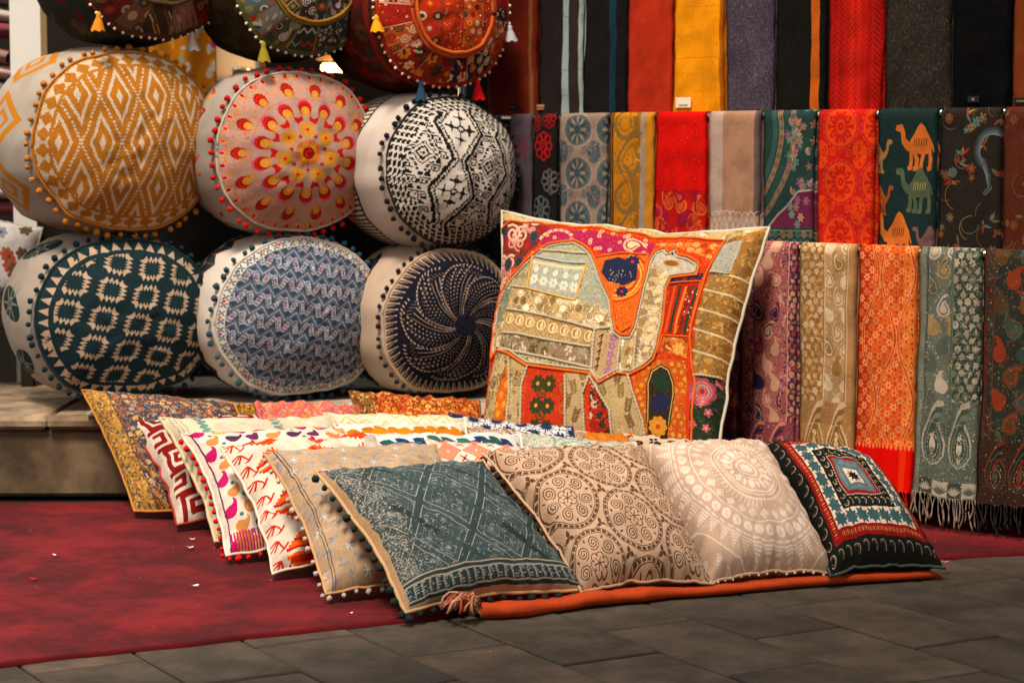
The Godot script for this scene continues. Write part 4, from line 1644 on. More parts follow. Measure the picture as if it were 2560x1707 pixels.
func tex_damask(bg: String, ink: String, dark: String, asp: float, per := 0.62) -> Texture2D:
	var b := shawl_brush(asp, bg, 340)
	var c := hexc(ink)
	var d := hexc(dark)
	for j in int(asp / per) + 2:
		for i in range(-1, 3):
			var o := Vector2(0.42 + i * 0.66, 0.28 + j * per)
			b.home()
			if i == 0 or i == 1 or i == -1:
				b.ell(o.x, o.y, 0.27, per * 0.36, c, 0.0, 26)
				b.arc(o.x, o.y, 0.30, 0, TAU, 0.025, hexc(bg).lightened(0.12), 40, 2, per * 0.40)
				for k in 16:
					var a := TAU * k / 16
					b.leaf(o.x + cos(a) * 0.06, o.y + sin(a) * 0.09, 0.13, 0.026, a, d if k % 2 else hexc(bg))
				for k in 10:
					b.flower(o.x + cos(TAU * k / 10) * 0.2, o.y + sin(TAU * k / 10) * per * 0.27, 0.035, 5, d, hexc(bg))
				b.flower(o.x, o.y, 0.06, 8, d, c)
			var g := o + Vector2(0.33, per * 0.5)
			b.ell(g.x, g.y, 0.13, per * 0.26, c, 0.0, 20)
			for k in 24:
				b.ell(g.x + rnd(-0.12, 0.12), g.y + rnd(-0.2, 0.2) * per, 0.02, 0.014, d if k % 2 else hexc(bg), rnd(0, 3), 7)
			for e in [-1.0, 1.0]:
				b.spiral(o.x + 0.14 * e, o.y + per * 0.46, 0.06, 1.4, 0.018, c, 0.0, e)
	return finish(b)


func tex_paisley_shawl(bg: String, ink: Array, asp: float, stripes: Array, sz: float, dotted := "") -> Texture2D:
	var b := shawl_brush(asp, bg, 340)
	for q in stripes:
		b.rect(q[0], 0, q[1], asp, hexc(q[2]))
	var y := 0.2
	var n := 0
	while y < asp + 0.3:
		b.home().paisley(0.40 + 0.06 * (n % 2), y, sz, 0.25, [hexc(ink[0]), hexc(bg), hexc(ink[1 % ink.size()]), hexc(bg)], 1.0 if n % 2 else -1.0)
		for k in 14:
			b.leaf(rnd(0.12, 0.75), y + rnd(-0.3, 0.3), rnd(0.05, 0.1), 0.014, rnd(0, 6), pick(ink))
		for k in 4:
			b.spiral(rnd(0.12, 0.95), y + rnd(-0.3, 0.3), 0.045, 1.5, 0.012, pick(ink), rnd(0, 6))
		y += sz * 1.15
		n += 1
	if dotted:
		for i in int(asp / 0.045):
			b.ring(0.06, i * 0.045, 0.02, 0.012, hexc(dotted), 8)
	return finish(b)


# dense Kashmir work: buta rows, vines and a figured end border
func tex_jamavar(bg: String, ink: Array, glint: Array, asp: float, cols: Array, endband: float, fan := false) -> Texture2D:
	var b := shawl_brush(asp, bg, 400)
	for q in cols:   # x, width, ground, motif kind, ink list, size
		var strip := PackedVector2Array([Vector2(q[0], 0), Vector2(q[0] + q[1], 0), Vector2(q[0] + q[1], asp), Vector2(q[0], asp)])
		b.home().clipped(strip, hexc(q[2]), func(t: Brush):
			motifs(t, q[0] - 0.02, 0, q[0] + q[1], asp, 6, q[4], q[5] * 0.5)
			motifs(t, q[0] + q[5] * 0.3, 0, q[0] + q[1], asp, q[3], q[4], q[5]))
		b.home().rect(q[0], 0, 0.014, asp, pick(ink))
	if endband > 0.0:
		var y0 := asp - endband
		b.rect(0.12 if fan else 0.0, y0, 0.88 if fan else 1.0, endband, hexc(bg))
		motifs(b, 0.12 if fan else 0.0, y0, 1.0, asp, 6, ink, 0.06)
		var hh := endband - (0.26 if fan else 0.06)
		for i in 2:
			var cx := 0.32 + i * 0.40
			var cy := y0 + hh * 0.52
			for k in 7:
				b.at(cx, cy, 0.36 * (1.0 - 0.125 * k), 0.05, hh * 0.56 * (1.0 - 0.115 * k))
				b.drop(0, 0.05 * k, 1.0, 0.0, hexc(bg).darkened(0.2) if k % 2 else hexc(ink[(k / 2) % ink.size()]))
			for k in 46:
				var an := TAU * k / 46.0
				b.home().ell(cx + cos(an) * 0.155, cy + 0.04 + sin(an) * hh * 0.27, 0.008, 0.010, pick(ink), 0.0, 6)
				b.ell(cx + cos(an) * 0.085, cy + 0.08 + sin(an) * hh * 0.15, 0.006, 0.008, pick(glint if k % 3 == 0 else ink), 0.0, 6)
			for k in 7:
				b.flower(cx, cy - hh * 0.12 + k * hh * 0.06, 0.035, 5, pick(ink), pick(ink), rnd(0, 3), 0.3)
		if fan:
			for i in 4:
				b.rect(0.13 + i * 0.22, asp - 0.22, 0.20, 0.20, hexc(bg).darkened(0.25) if i % 2 == 0 else hexc(ink[0]))
				for k in 7:
					b.leaf(0.23 + i * 0.22, asp - 0.05, 0.13, 0.014, -PI / 2 + (k - 3) * 0.33, hexc(ink[0]) if i % 2 == 0 else hexc(bg))
	for i in int(asp * 60.0):
		b.home().ell(rnd(0.1, 0.98), rnd(0, asp), rnd(0.003, 0.007), rnd(0.005, 0.011), pick(glint), rnd(0, 3), 6)
	return finish(b)


func tex_vines(bg: String, inks: Array, asp: float, hook: String, sd: int) -> Texture2D:
	rng.seed = sd
	var b := shawl_brush(asp, bg, 340)
	for i in 46:
		var p := Vector2(rnd(0, 1), rnd(0, asp))
		if i % 3 == 0:
			b.flower(p.x, p.y, rnd(0.05, 0.085), rng.randi_range(5, 8), pick(inks), pick(inks), rnd(0, 6), 0.28)
		elif i % 3 == 1:
			for k in 4:
				b.leaf(p.x, p.y, rnd(0.07, 0.16), 0.02, rnd(0, 6), pick(inks))
		else:
			b.arc(p.x, p.y, rnd(0.08, 0.2), rnd(0, 3), rnd(3, 5), 0.011, pick(inks), 10)
	for k in 3:
		b.arc(0.88, 0.62, 0.22 + 0.035 * k, 2.2, 5.6, 0.032, hexc(hook).darkened(0.25 * k), 20)
		b.line(PackedVector2Array([Vector2(0.70 + 0.03 * k, 0.74), Vector2(0.80 + 0.02 * k, 0.95), Vector2(0.84, 1.12), Vector2(0.76, 1.2)]), 0.05 - 0.012 * k, hexc(hook).darkened(0.25 * k))
	return finish(b)


func tex_garden(asp: float) -> Texture2D:
	var b := shawl_brush(asp, "1c3430", 340)
	var ink := ["8a6a4a", "3f6a5e", "7c4a68", "a8845a", "547a70", "8a5a48"]
	for k in 4:
		b.arc(-0.85, 0.35, 1.12 + 0.115 * k, -0.9, 1.05, 0.09, hexc(["2a4a44", "7a6440", "1f3c38", "6e5c40"][k]), 26)
	for k in 2:
		for i in 16:
			var a := -0.7 + i * 0.11
			b.flower(-0.85 + cos(a) * (1.235 + 0.23 * k), 0.35 + sin(a) * (1.235 + 0.23 * k), 0.036, 5, hexc(["24484a", "6a2440", "2c3450"][i % 3]), hexc("b08a58"))
	for i in 34:
		var p := Vector2(rnd(0.5, 1.0), rnd(0, 1.25))
		if i % 2:
			b.flower(p.x, p.y, rnd(0.05, 0.075), 5, pick(ink), pick(ink), rnd(0, 6), 0.22)
		else:
			for k in 5:
				b.leaf(p.x, p.y, rnd(0.08, 0.14), 0.02, -1.6 + 0.4 * k, pick(ink))
	b.poly(PackedVector2Array([Vector2(0.1, 1.72), Vector2(0.45, 1.44), Vector2(0.72, 1.2), Vector2(1.0, 1.18), Vector2(1.0, 1.72)]), hexc("5a1c34"))
	b.line(PackedVector2Array([Vector2(0.1, 1.72), Vector2(0.45, 1.44), Vector2(0.72, 1.2), Vector2(1.0, 1.18)]), 0.03, hexc("9a8a84"))
	for i in 7:
		b.flower(rnd(0.5, 0.95), rnd(1.32, 1.68), 0.07, 6, pick(ink), hexc("a84a58"), 0.0, 0.25)
	b.rect(0, 1.75, 1, 0.02, hexc("6a6a58"))
	motifs(b, 0, 1.78, 1, asp, 7, ["3f6a5e", "8a6a4a"], 0.14)
	return finish(b)


func tex_camels(asp: float) -> Texture2D:
	var b := shawl_brush(asp, "122422", 340)
	for q in [[0.66, 0.54, 0.62, false, "b85a1c", "33261a"], [0.66, 1.10, 0.60, false, "46523a", "9a8a54"], [0.08, 1.24, 0.40, true, "9a3e16", "4a2412"], [0.32, 1.72, 0.66, false, "c0621e", "2a1a10"], [0.86, 1.76, 0.40, false, "6a4a4c", "3a2a2c"], [0.02, 0.66, 0.46, true, "8a6434", "3a2c18"]]:
		camel(b, q[0], q[1], q[2], q[3], hexc(q[4]), hexc(q[5]))
	b.rect(0, 0, 1, 0.03, hexc("1c3834"))
	return finish(b)


func tex_red_border(asp: float) -> Texture2D:
	var b := shawl_brush(asp, "c80a04", 300)
	for i in 26:
		b.flower(rnd(0.1, 0.95), rnd(0.1, 1.1), 0.06, 8, hexc("b80804"), hexc("d82a10"), rnd(0, 3), 0.12)
	b.rect(0, 1.2, 1, asp - 1.2, hexc("b0100c"))
	for i in 50:
		b.paisley(rnd(0, 1), rnd(1.26, asp), rnd(0.1, 0.22), rnd(-1, 1), [pick(["c8401c", "7c1030", "d0581c"]), hexc("a8100c"), pick(["c8401c", "8a1434"])])
	b.rect(0, 1.2, 1, 0.012, hexc("8a0a10"))
	return finish(b)


func tex_lace(asp: float) -> Texture2D:
	var b := shawl_brush(asp, "9c7258", 300)
	b.rect(0.0, 0, 0.30, asp, hexc("a88f80"))
	b.rect(0.90, 0, 0.10, asp, hexc("5e4a48"))
	b.rect(0, 1.5, 1, asp - 1.5, hexc("9a7c68"))
	for i in 9:
		b.arc(0.06 + i * 0.115, 1.5, 0.058, 3.14, 6.28, 0.014, hexc("c2ab98"), 8)
	for j in 8:
		for i in 10:
			b.flower(0.05 + i * 0.105 + 0.05 * (j % 2), 1.56 + j * 0.1, 0.042, 6, hexc("bda694"), hexc("8a6c5a"), 0.0, 0.18)
			b.ring(0.1 + i * 0.105, 1.61 + j * 0.1, 0.018, 0.008, hexc("c2ab98"), 8)
	return finish(b)


# a slab laid flat: an outline with slight height changes, its edge turned down
func sheet(outline: PackedVector2Array, y: float, thick: float, wob: float, mat: Material, called: String, nx := 60, nz_ := 40) -> MeshInstance3D:
	var nz := FastNoiseLite.new()
	nz.seed = 4
	nz.frequency = 1.6
	var st := SurfaceTool.new()
	st.begin(Mesh.PRIMITIVE_TRIANGLES)
	# outline = front line then back line, same count
	var h := outline.size() / 2
	st = mesh_grid(nx, nz_, func(u: float, v: float) -> Array:
		var f := u * (h - 1)
		var i := mini(int(f), h - 2)
		var a := outline[i].lerp(outline[i + 1], f - i)
		var c := outline[h + i].lerp(outline[h + i + 1], f - i)
		var p := c.lerp(a, minf(v * 1.04, 1.0))
		var edge := 0.008 * nz.get_noise_2d(p.x * 6.0, 3.0) + 0.006 * nz.get_noise_2d(p.x * 31.0, 9.0) if v > 0.95 else 0.0
		var yy := y + wob * nz.get_noise_2d(p.x * 1.7, p.y * 1.7)
		if v > 0.985:
			yy = y - thick
		return [Vector3(p.x, yy, p.y + edge), Vector2(p.x, p.y)])
	return structure(called, done(st), mat)


func noise_mat(bg: String, lo: String, freq: float, rough: float, sc: float, bump := 0.5, oct := 5, sd := 3, gain := 0.5) -> StandardMaterial3D:
	var n := FastNoiseLite.new()
	n.seed = sd
	n.frequency = freq
	n.fractal_octaves = oct
	n.fractal_gain = gain
	var t := NoiseTexture2D.new()
	t.width = 512
	t.height = 512
	t.seamless = true
	t.noise = n
	var g := Gradient.new()
	g.set_color(0, hexc(lo))
	g.set_color(1, hexc(bg))
	g.set_offset(0, 0.25)
	g.set_offset(1, 0.75)
	t.color_ramp = g
	var m := StandardMaterial3D.new()
	m.albedo_texture = t
	m.roughness = rough
	m.metallic_specular = 0.3
	m.uv1_triplanar = true
	m.uv1_world_triplanar = true
	m.uv1_scale = Vector3.ONE * sc
	if bump > 0.0:
		m.heightmap_enabled = true
		m.heightmap_texture = t
		m.heightmap_scale = bump
	return m


func quad4(a: Array) -> Array:
	var out := []
	for q in a:
		out.append(Vector3(q[0], q[1], q[2]))
	return out


func _ready():
	rng.seed = 77
	# ---- camera, sky, sun, exposure
	var cam := Camera3D.new()
	cam.name = "camera"
	cam.position = Vector3(0, 0.9, 0)
	cam.rotation_degrees = Vector3(-5.1, 0, 0)
	cam.fov = 17.82
	cam.near = 0.05
	cam.far = 200.0
	var lens := CameraAttributesPhysical.new()
	lens.frustum_focus_distance = 4.6
	lens.frustum_focal_length = 76.0
	lens.exposure_aperture = 5.6
	cam.attributes = lens
	add_child(cam)
	cam.current = true

	var env := Environment.new()
	env.background_mode = Environment.BG_SKY
	var sky := Sky.new()
	var sm := ProceduralSkyMaterial.new()
	sm.sky_top_color = Color(0.85, 0.85, 0.84)
	sm.sky_horizon_color = Color(0.88, 0.82, 0.74)
	sm.sky_curve = 0.2
	sm.ground_bottom_color = Color(0.12, 0.10, 0.09)
	sm.ground_horizon_color = Color(0.30, 0.27, 0.24)
	sky.sky_material = sm
	env.sky = sky
	env.background_energy_multiplier = 1.3
	env.tonemap_mode = Environment.TONE_MAPPER_LINEAR
	env.tonemap_exposure = 2.1
	env.sdfgi_enabled = true
	env.ssao_enabled = true
	env.ssil_enabled = true
	var we := WorldEnvironment.new()
	we.name = "world"
	we.environment = env
	add_child(we)

	var sun := DirectionalLight3D.new()
	sun.name = "sun"
	sun.light_energy = 0.8
	sun.light_color = Color(1.0, 0.94, 0.87)
	sun.light_angular_distance = 11.0
	sun.shadow_enabled = true
	add_child(sun)
	sun.look_at_from_position(Vector3(-1.1, 6.0, -1.5), Vector3(0, 0, -4.6))

	make_overlays()
	make_poms()

	# ---- the ground: joints below, slabs, the red carpet
	var pl := PlaneMesh.new()
	pl.size = Vector2(160, 160)
	structure("ground", pl, noise_mat("2a241e", "1a1612", 0.02, 0.95, 0.6), Vector3(0, -0.012, -20))
	var pave := Node3D.new()
	pave.name = "pavement"
	pave.set_meta("kind", "structure")
	add_child(pave)
	var slab_mats := []
	for q in [["5c4d40", "443930"], ["54483c", "3f362d"], ["625142", "493c31"], ["504439", "3b332b"]]:
		slab_mats.append(noise_mat(q[0], q[1], 0.008, 0.9, 1.1, 0.22, 8, slab_mats.size() + 11, 0.74))
	var slab_mesh := bevel_box(0.202, 0.03, 0.396, 0.003)
	for ci in range(0, 17):
		for ti in range(-15, -3):
			var c := 0.39 + ci * 0.2065
			var tt := ti * 0.4 + (0.13 if ci % 2 else -0.08) + 0.3
			var p := Vector2(0.866, -0.5) * c + Vector2(0.5, 0.866) * tt
			if p.y > -2.2 or p.y < -5.4 or absf(p.x) > 2.6:
				continue
			if p.y < -4.35 - 0.52 * (p.x + 0.35):
				continue
			var s := part(pave, "paving_slab", slab_mesh, slab_mats[(ci * 7 + ti * 3) & 3], Vector3(p.x, -0.0312 + rnd(-0.002, 0.0015), p.y))
			s.rotation.y = -0.5236 + PI / 2 + PI / 2 - PI / 2 + rnd(-0.004, 0.004)
			s.rotation.y = deg_to_rad(30.0)
			s.rotation.x = rnd(-0.004, 0.004)
	var carpet := noise_mat("6a1217", "400a0c", 0.006, 1.0, 0.9, 0.3, 8, 21, 0.78)
	var cl := PackedVector2Array([Vector2(-3.2, -2.5), Vector2(-1.6, -3.34), Vector2(-0.888, -3.708), Vector2(-0.179, -4.072), Vector2(0.40, -4.40), Vector2(0.886, -4.683), Vector2(1.128, -4.734), Vector2(2.8, -5.2),
		Vector2(-3.2, -5.40), Vector2(-1.6, -5.42), Vector2(-0.888, -5.43), Vector2(-0.179, -5.6), Vector2(0.40, -5.8), Vector2(0.886, -5.9), Vector2(1.128, -5.9), Vector2(2.8, -5.9)])
	sheet(cl, 0.0065, 0.008, 0.003, carpet, "carpet", 120, 60)

	# ---- the stall: ledge, back wall, and covers out of view that shape its light
	var plaster := noise_mat("756049", "4a3c2c", 0.008, 0.9, 0.9, 0.4, 7, 31, 0.62)
	var ledge := thing("display_ledge", "long worn brown ledge with a paler top board under the poufs", "ledge", Vector3(-1.2, 0, -5.95))
	part(ledge, "front_panel", bevel_box(2.7, 0.175, 0.80, 0.01), plaster)
	var nosing := [noise_mat("8c765c", "5c4a38", 0.012, 0.8, 1.2, 0.3, 7, 32, 0.62), noise_mat("a08a70", "6e5a44", 0.012, 0.8, 1.2, 0.3, 7, 36, 0.62), noise_mat("70593f", "46372a", 0.012, 0.8, 1.2, 0.3, 7, 37, 0.62)]
	for i in 8:
		part(ledge, "moulding_block", bevel_box(0.334, 0.034, 0.84, 0.010), nosing[(i * 2 + i / 3) % 3], Vector3(-1.183 + i * 0.338, 0.177 + rnd(-0.001, 0.001), rnd(-0.003, 0.003)))
	part(ledge, "top_board", bevel_box(1.25, 0.012, 0.86, 0.004), noise_mat("b5aa9c", "8a7e70", 0.02, 0.7, 1.5, 0.1, 5, 33), Vector3(0.73, 0.213, 0.0), "whitish top board")
	structure("back_wall", bevel_box(6.4, 2.6, 0.12), plain("17120e"), Vector3(0.65, 0, -8.2))
	structure("unseen_side_wall", bevel_box(0.12, 2.6, 4.2), plain("1a1410"), Vector3(2.9, 0, -6.4))  # out of view, keeps side light out of the dark interior
	structure("unseen_stall_roof", bevel_box(4.75, 0.06, 3.0), plain("2a2019"), Vector3(1.03, 2.35, -6.95))  # out of view, placed to hold overhead sky off poufs and interior
	structure("added_lane_wall", bevel_box(12.0, 3.4, 0.2), noise_mat("8a7460", "5e4e40", 0.01, 0.9, 0.8, 0.4), Vector3(0, 0, 2.6))  # added wall behind the camera, cuts low sky light from the front
	var aw := structure("unseen_lane_awning", bevel_box(9.0, 0.04, 5.0), plain("6a4a34"), Vector3(1.2, 2.7, -0.75))  # out of view overhead, placed to shade the paving and carpet front
	aw.rotation.y = deg_to_rad(28.7)
	structure("unseen_side_awning", bevel_box(2.6, 0.04, 2.6), plain("6a4a34"), Vector3(-3.12, 2.5, -4.3))  # out of view, placed to darken the left carpet and left poufs
	part(ledge, "gap_shade_panel", bevel_box(1.75, 0.80, 0.03), plain("14100d"), Vector3(0.66, 0.222, -0.50))  # added dark panel, stands in for the deep shade between the poufs

	# ---- the shawl rack
	var rack := thing("display_rack", "steel rack of stepped rails carrying the hanging shawls", "rack", rack_at(0.75, 0, -0.06))
	var ro := rack.position
	for q in [[1.33, -0.035], [0.983, 0.0], [0.657, 0.035]]:
		part(rack, "rail", done(tube(PackedVector3Array([rack_at(-0.3, q[0], q[1]) - ro, rack_at(2.0, q[0], q[1]) - ro]), [0.009], 10)), plain("c9c6c0", 0.25, 0.9))
	for s in [-0.28, 0.60, 1.36, 1.98]:
		part(rack, "post", done(tube(PackedVector3Array([rack_at(s, 0.0, -0.075) - ro, rack_at(s, 1.4, -0.075) - ro]), [0.014], 10)), plain("8d979c", 0.4, 0.6))
	var bp := part(rack, "gap_shade_backing", bevel_box(2.7, 1.9, 0.03), plain("15120f"), rack_at(0.95, 0.0, -0.13) - ro)  # added dark sheet, makes the gaps between shawls read as shade
	bp.rotation.y = atan2(OUT.x, OUT.z)
	var pb := part(rack, "plinth", bevel_box(0.9, 0.155, 0.05), plain("a08a72", 0.8), rack_at(0.42, 0.0, -0.085) - ro)
	pb.rotation.y = atan2(OUT.x, OUT.z)

	build_background()
	build_poufs()
	build_shawls()
	build_cushions()
	build_small()


func build_background():
	# glimpses between the poufs: the next stall and lit shelves deep inside
	var post := thing("white_post", "tall white painted post behind the patchwork poufs at the left edge", "post", Vector3(-1.465, 0, -6.6))
	part(post, "shaft", bevel_box(0.092, 2.3, 0.09), plain("d9d4cc", 0.7))
	part(post, "foot", bevel_box(0.12, 0.10, 0.12), plain("c9c2b8", 0.7), Vector3(0, 0, 0.0))
	var cols := ["8a4a4c", "a88a80", "5c5a62", "b89a8c", "8c6a64", "70343c", "a89c96", "6a5a54", "b47a70", "56505a"]
	for i in 18:
		var y := 0.42 + i * 0.056
		var st := mesh_grid(16, 6, func(u: float, v: float) -> Array:
			var a := u * TAU
			var x := lerpf(-0.2, 0.2, v)
			return [Vector3(x, 0.027 + cos(a) * 0.026, sin(a) * 0.11 * (1.0 + 0.1 * sin(v * 9.0 + i))), Vector2(u, v)])
		var o := part(self, "folded_cloth" if i == 0 else "folded_cloth_%03d" % i, done(st), plain(cols[i % 10], 1.0), Vector3(-1.77 + rnd(-0.015, 0.015), y, -6.9))
		o.rotation = Vector3(0, rnd(-0.15, 0.15), -0.16 + rnd(-0.1, 0.1))
		o.set_meta("label", "%s folded cloth, %s from the top of the pile beside the white post" % [["maroon", "dusty pink", "slate", "tan", "mauve brown", "wine red", "pale grey", "taupe", "salmon", "charcoal"][i % 10], ["bottom one, last", "seventeenth", "sixteenth", "fifteenth", "fourteenth", "thirteenth", "twelfth", "eleventh", "tenth", "ninth", "eighth", "seventh", "sixth", "fifth", "fourth", "third", "second", "first"][i]])
		o.set_meta("category", "folded cloth")
		o.set_meta("group", "pile of folded cloths")
	var bench := thing("cloth_bench", "dark bench carrying the pile of folded cloths at the left edge", "bench", Vector3(-1.8, 0, -6.9))
	part(bench, "top", bevel_box(0.6, 0.04, 0.4), plain("2a2622"), Vector3(0, 0.375, 0))
	for s in [-0.25, 0.25]:
		part(bench, "leg", bevel_box(0.05, 0.375, 0.3), plain("2a2622"), Vector3(s, 0, 0))
	var b := Brush.new(300, 460, hexc("cf7a12"))
	for i in 90:
		b.ell(rnd(0, 1), rnd(0, 1.5), rnd(0.02, 0.06), rnd(0.02, 0.05), hexc(["d8d0c0", "b8306a", "e09a30", "8aa8a0", "d8c8b0"][i % 5]), 0.0, 8)
	var hang := thing("floral_hanging", "orange flowered cloth hanging between the ochre pouf and the green patchwork pouf", "cloth", Vector3(-1.09, 0.70, -7.2))
	part(hang, "cloth", done(mesh_grid(12, 8, func(u: float, v: float) -> Array: return [Vector3((u - 0.5) * 0.22, 0.62 * (1.0 - v), 0.015 * sin(u * 14.0)), Vector2(u, v)])), cloth(finish(b), 0.0))
	part(hang, "hanging_bar", done(tube(PackedVector3Array([Vector3(-0.14, 0.62, 0), Vector3(0.14, 0.62, 0)]), [0.008], 8)), plain("5a4632"))
	var board := thing("white_board", "pale framed board glimpsed right of the orange flowered cloth", "board", Vector3(-0.93, 0.78, -7.4))
	part(board, "panel", bevel_box(0.15, 0.5, 0.012, 0.002), plain("cfc9c0", 0.6))
	for s in [-1.0, 1.0]:
		part(board, "frame_side", bevel_box(0.016, 0.52, 0.024, 0.003), plain("4a3628"), Vector3(0.082 * s, -0.01, 0.004))
	var trinket := thing("metal_ornament", "small dark and silver ornament in front of the pale framed board", "ornament", Vector3(-0.905, 1.12, -7.3))
	for k in 3:
		var r := part(trinket, "bracelet", done(tube(PackedVector3Array([Vector3(0.03, 0.02 + 0.012 * k, 0), Vector3(0.021, 0.02 + 0.012 * k, 0.021), Vector3(0, 0.02 + 0.012 * k, 0.03), Vector3(-0.021, 0.02 + 0.012 * k, 0.021), Vector3(-0.03, 0.02 + 0.012 * k, 0), Vector3(-0.021, 0.02 + 0.012 * k, -0.021), Vector3(0, 0.02 + 0.012 * k, -0.03), Vector3(0.021, 0.02 + 0.012 * k, -0.021)]), [0.006], 6, true)), plain(["bdb4a4", "5a4a30", "d0c8b8"][k], 0.3, 0.8))
	# lit shelf
	var lamp := thing("shelf_lamp", "glowing strip lamp over the shelf behind the red flower pouf", "lamp", Vector3(-0.565, 1.155, -7.3))
	var glow := StandardMaterial3D.new()
	glow.albedo_color = hexc("fff0d0")
	glow.emission_enabled = true
	glow.emission = Color(1.0, 0.78, 0.45)
	glow.emission_energy_multiplier = 2.5
	part(lamp, "glowing_tube", bevel_box(0.15, 0.03, 0.03, 0.008), glow)
	part(lamp, "holder", bevel_box(0.18, 0.02, 0.05, 0.003), plain("3a2c20"), Vector3(0, 0.038, 0))
	var bulb := OmniLight3D.new()
	bulb.name = "shelf_light"
	bulb.light_color = Color(1.0, 0.76, 0.45)
	bulb.light_energy = 0.22
	bulb.omni_range = 6.0
	bulb.omni_attenuation = 2.0
	bulb.light_size = 0.08
	bulb.shadow_enabled = true
	bulb.position = Vector3(0, 0.0, 0.06)
	lamp.add_child(bulb)
	var shelf := thing("display_shelf", "dark shelf of small wares behind the red flower pouf", "shelf", Vector3(-0.45, 0.72, -7.4))
	for k in 4:
		part(shelf, "board", bevel_box(0.9, 0.012, 0.22, 0.003), plain("6a5030", 0.5), Vector3(0, 0.09 * k, 0))
	for s in [-0.44, 0.44]:
		part(shelf, "side", bevel_box(0.02, 0.42, 0.22, 0.003), plain("3a2c1e"), Vector3(s, 0, 0))
	for i in 3:
		var y := 0.72 + 0.013 + 0.09 * 3
		var w := thing("brass_bowl", "small %s on the lit shelf behind the red flower pouf" % ["bright brass bowl at the left", "brown brass bowl in the middle", "grey metal bowl at the right"][i], "bowl", Vector3(-0.75 + (i % 3) * 0.13, y, -7.36), "brass bowls on the lit shelf")
		part(w, "body", done(mesh_grid(14, 6, func(u: float, v: float) -> Array:
			var r := 0.02 + 0.028 * sin(v * 1.4)
			return [Vector3(cos(u * TAU) * r, v * 0.045, sin(u * TAU) * r), Vector2(u, v)])), plain(["b8862e", "8a6a2a", "a8a090"][i % 3], 0.3, 0.9))
	var q := quad4([[-1.62, 0.72, -6.42], [-1.395, 0.665, -6.42], [-1.40, 0.44, -6.34], [-1.62, 0.44, -6.34]])
	var fb := Brush.new(300, 300, hexc("d4cdc6"))
	for i in 16:
		fb.flower(rnd(0, 1), rnd(0, 1), 0.09, 6, hexc(["b0442c", "8a8a96", "a85a3c", "6a4a30"][i % 4]), hexc("40504a"))
	cushion("white_floral_cushion", "white flowered cushion glimpsed at the left edge between ochre and navy poufs", q, cloth(finish(fb)), "a89c90", {"t": 0.05, "n": 14, "group": ""})
	var stool := thing("side_stool", "low dark stool under the white flowered cushion at the left edge", "stool", Vector3(-1.55, 0, -6.36))
	part(stool, "seat", bevel_box(0.36, 0.05, 0.3), plain("2c221a"), Vector3(0, 0.38, 0))
	for s in [-0.14, 0.14]:
		for e in [-0.1, 0.1]:
			part(stool, "leg", bevel_box(0.035, 0.38, 0.035), plain("2c221a"), Vector3(s, 0, e))


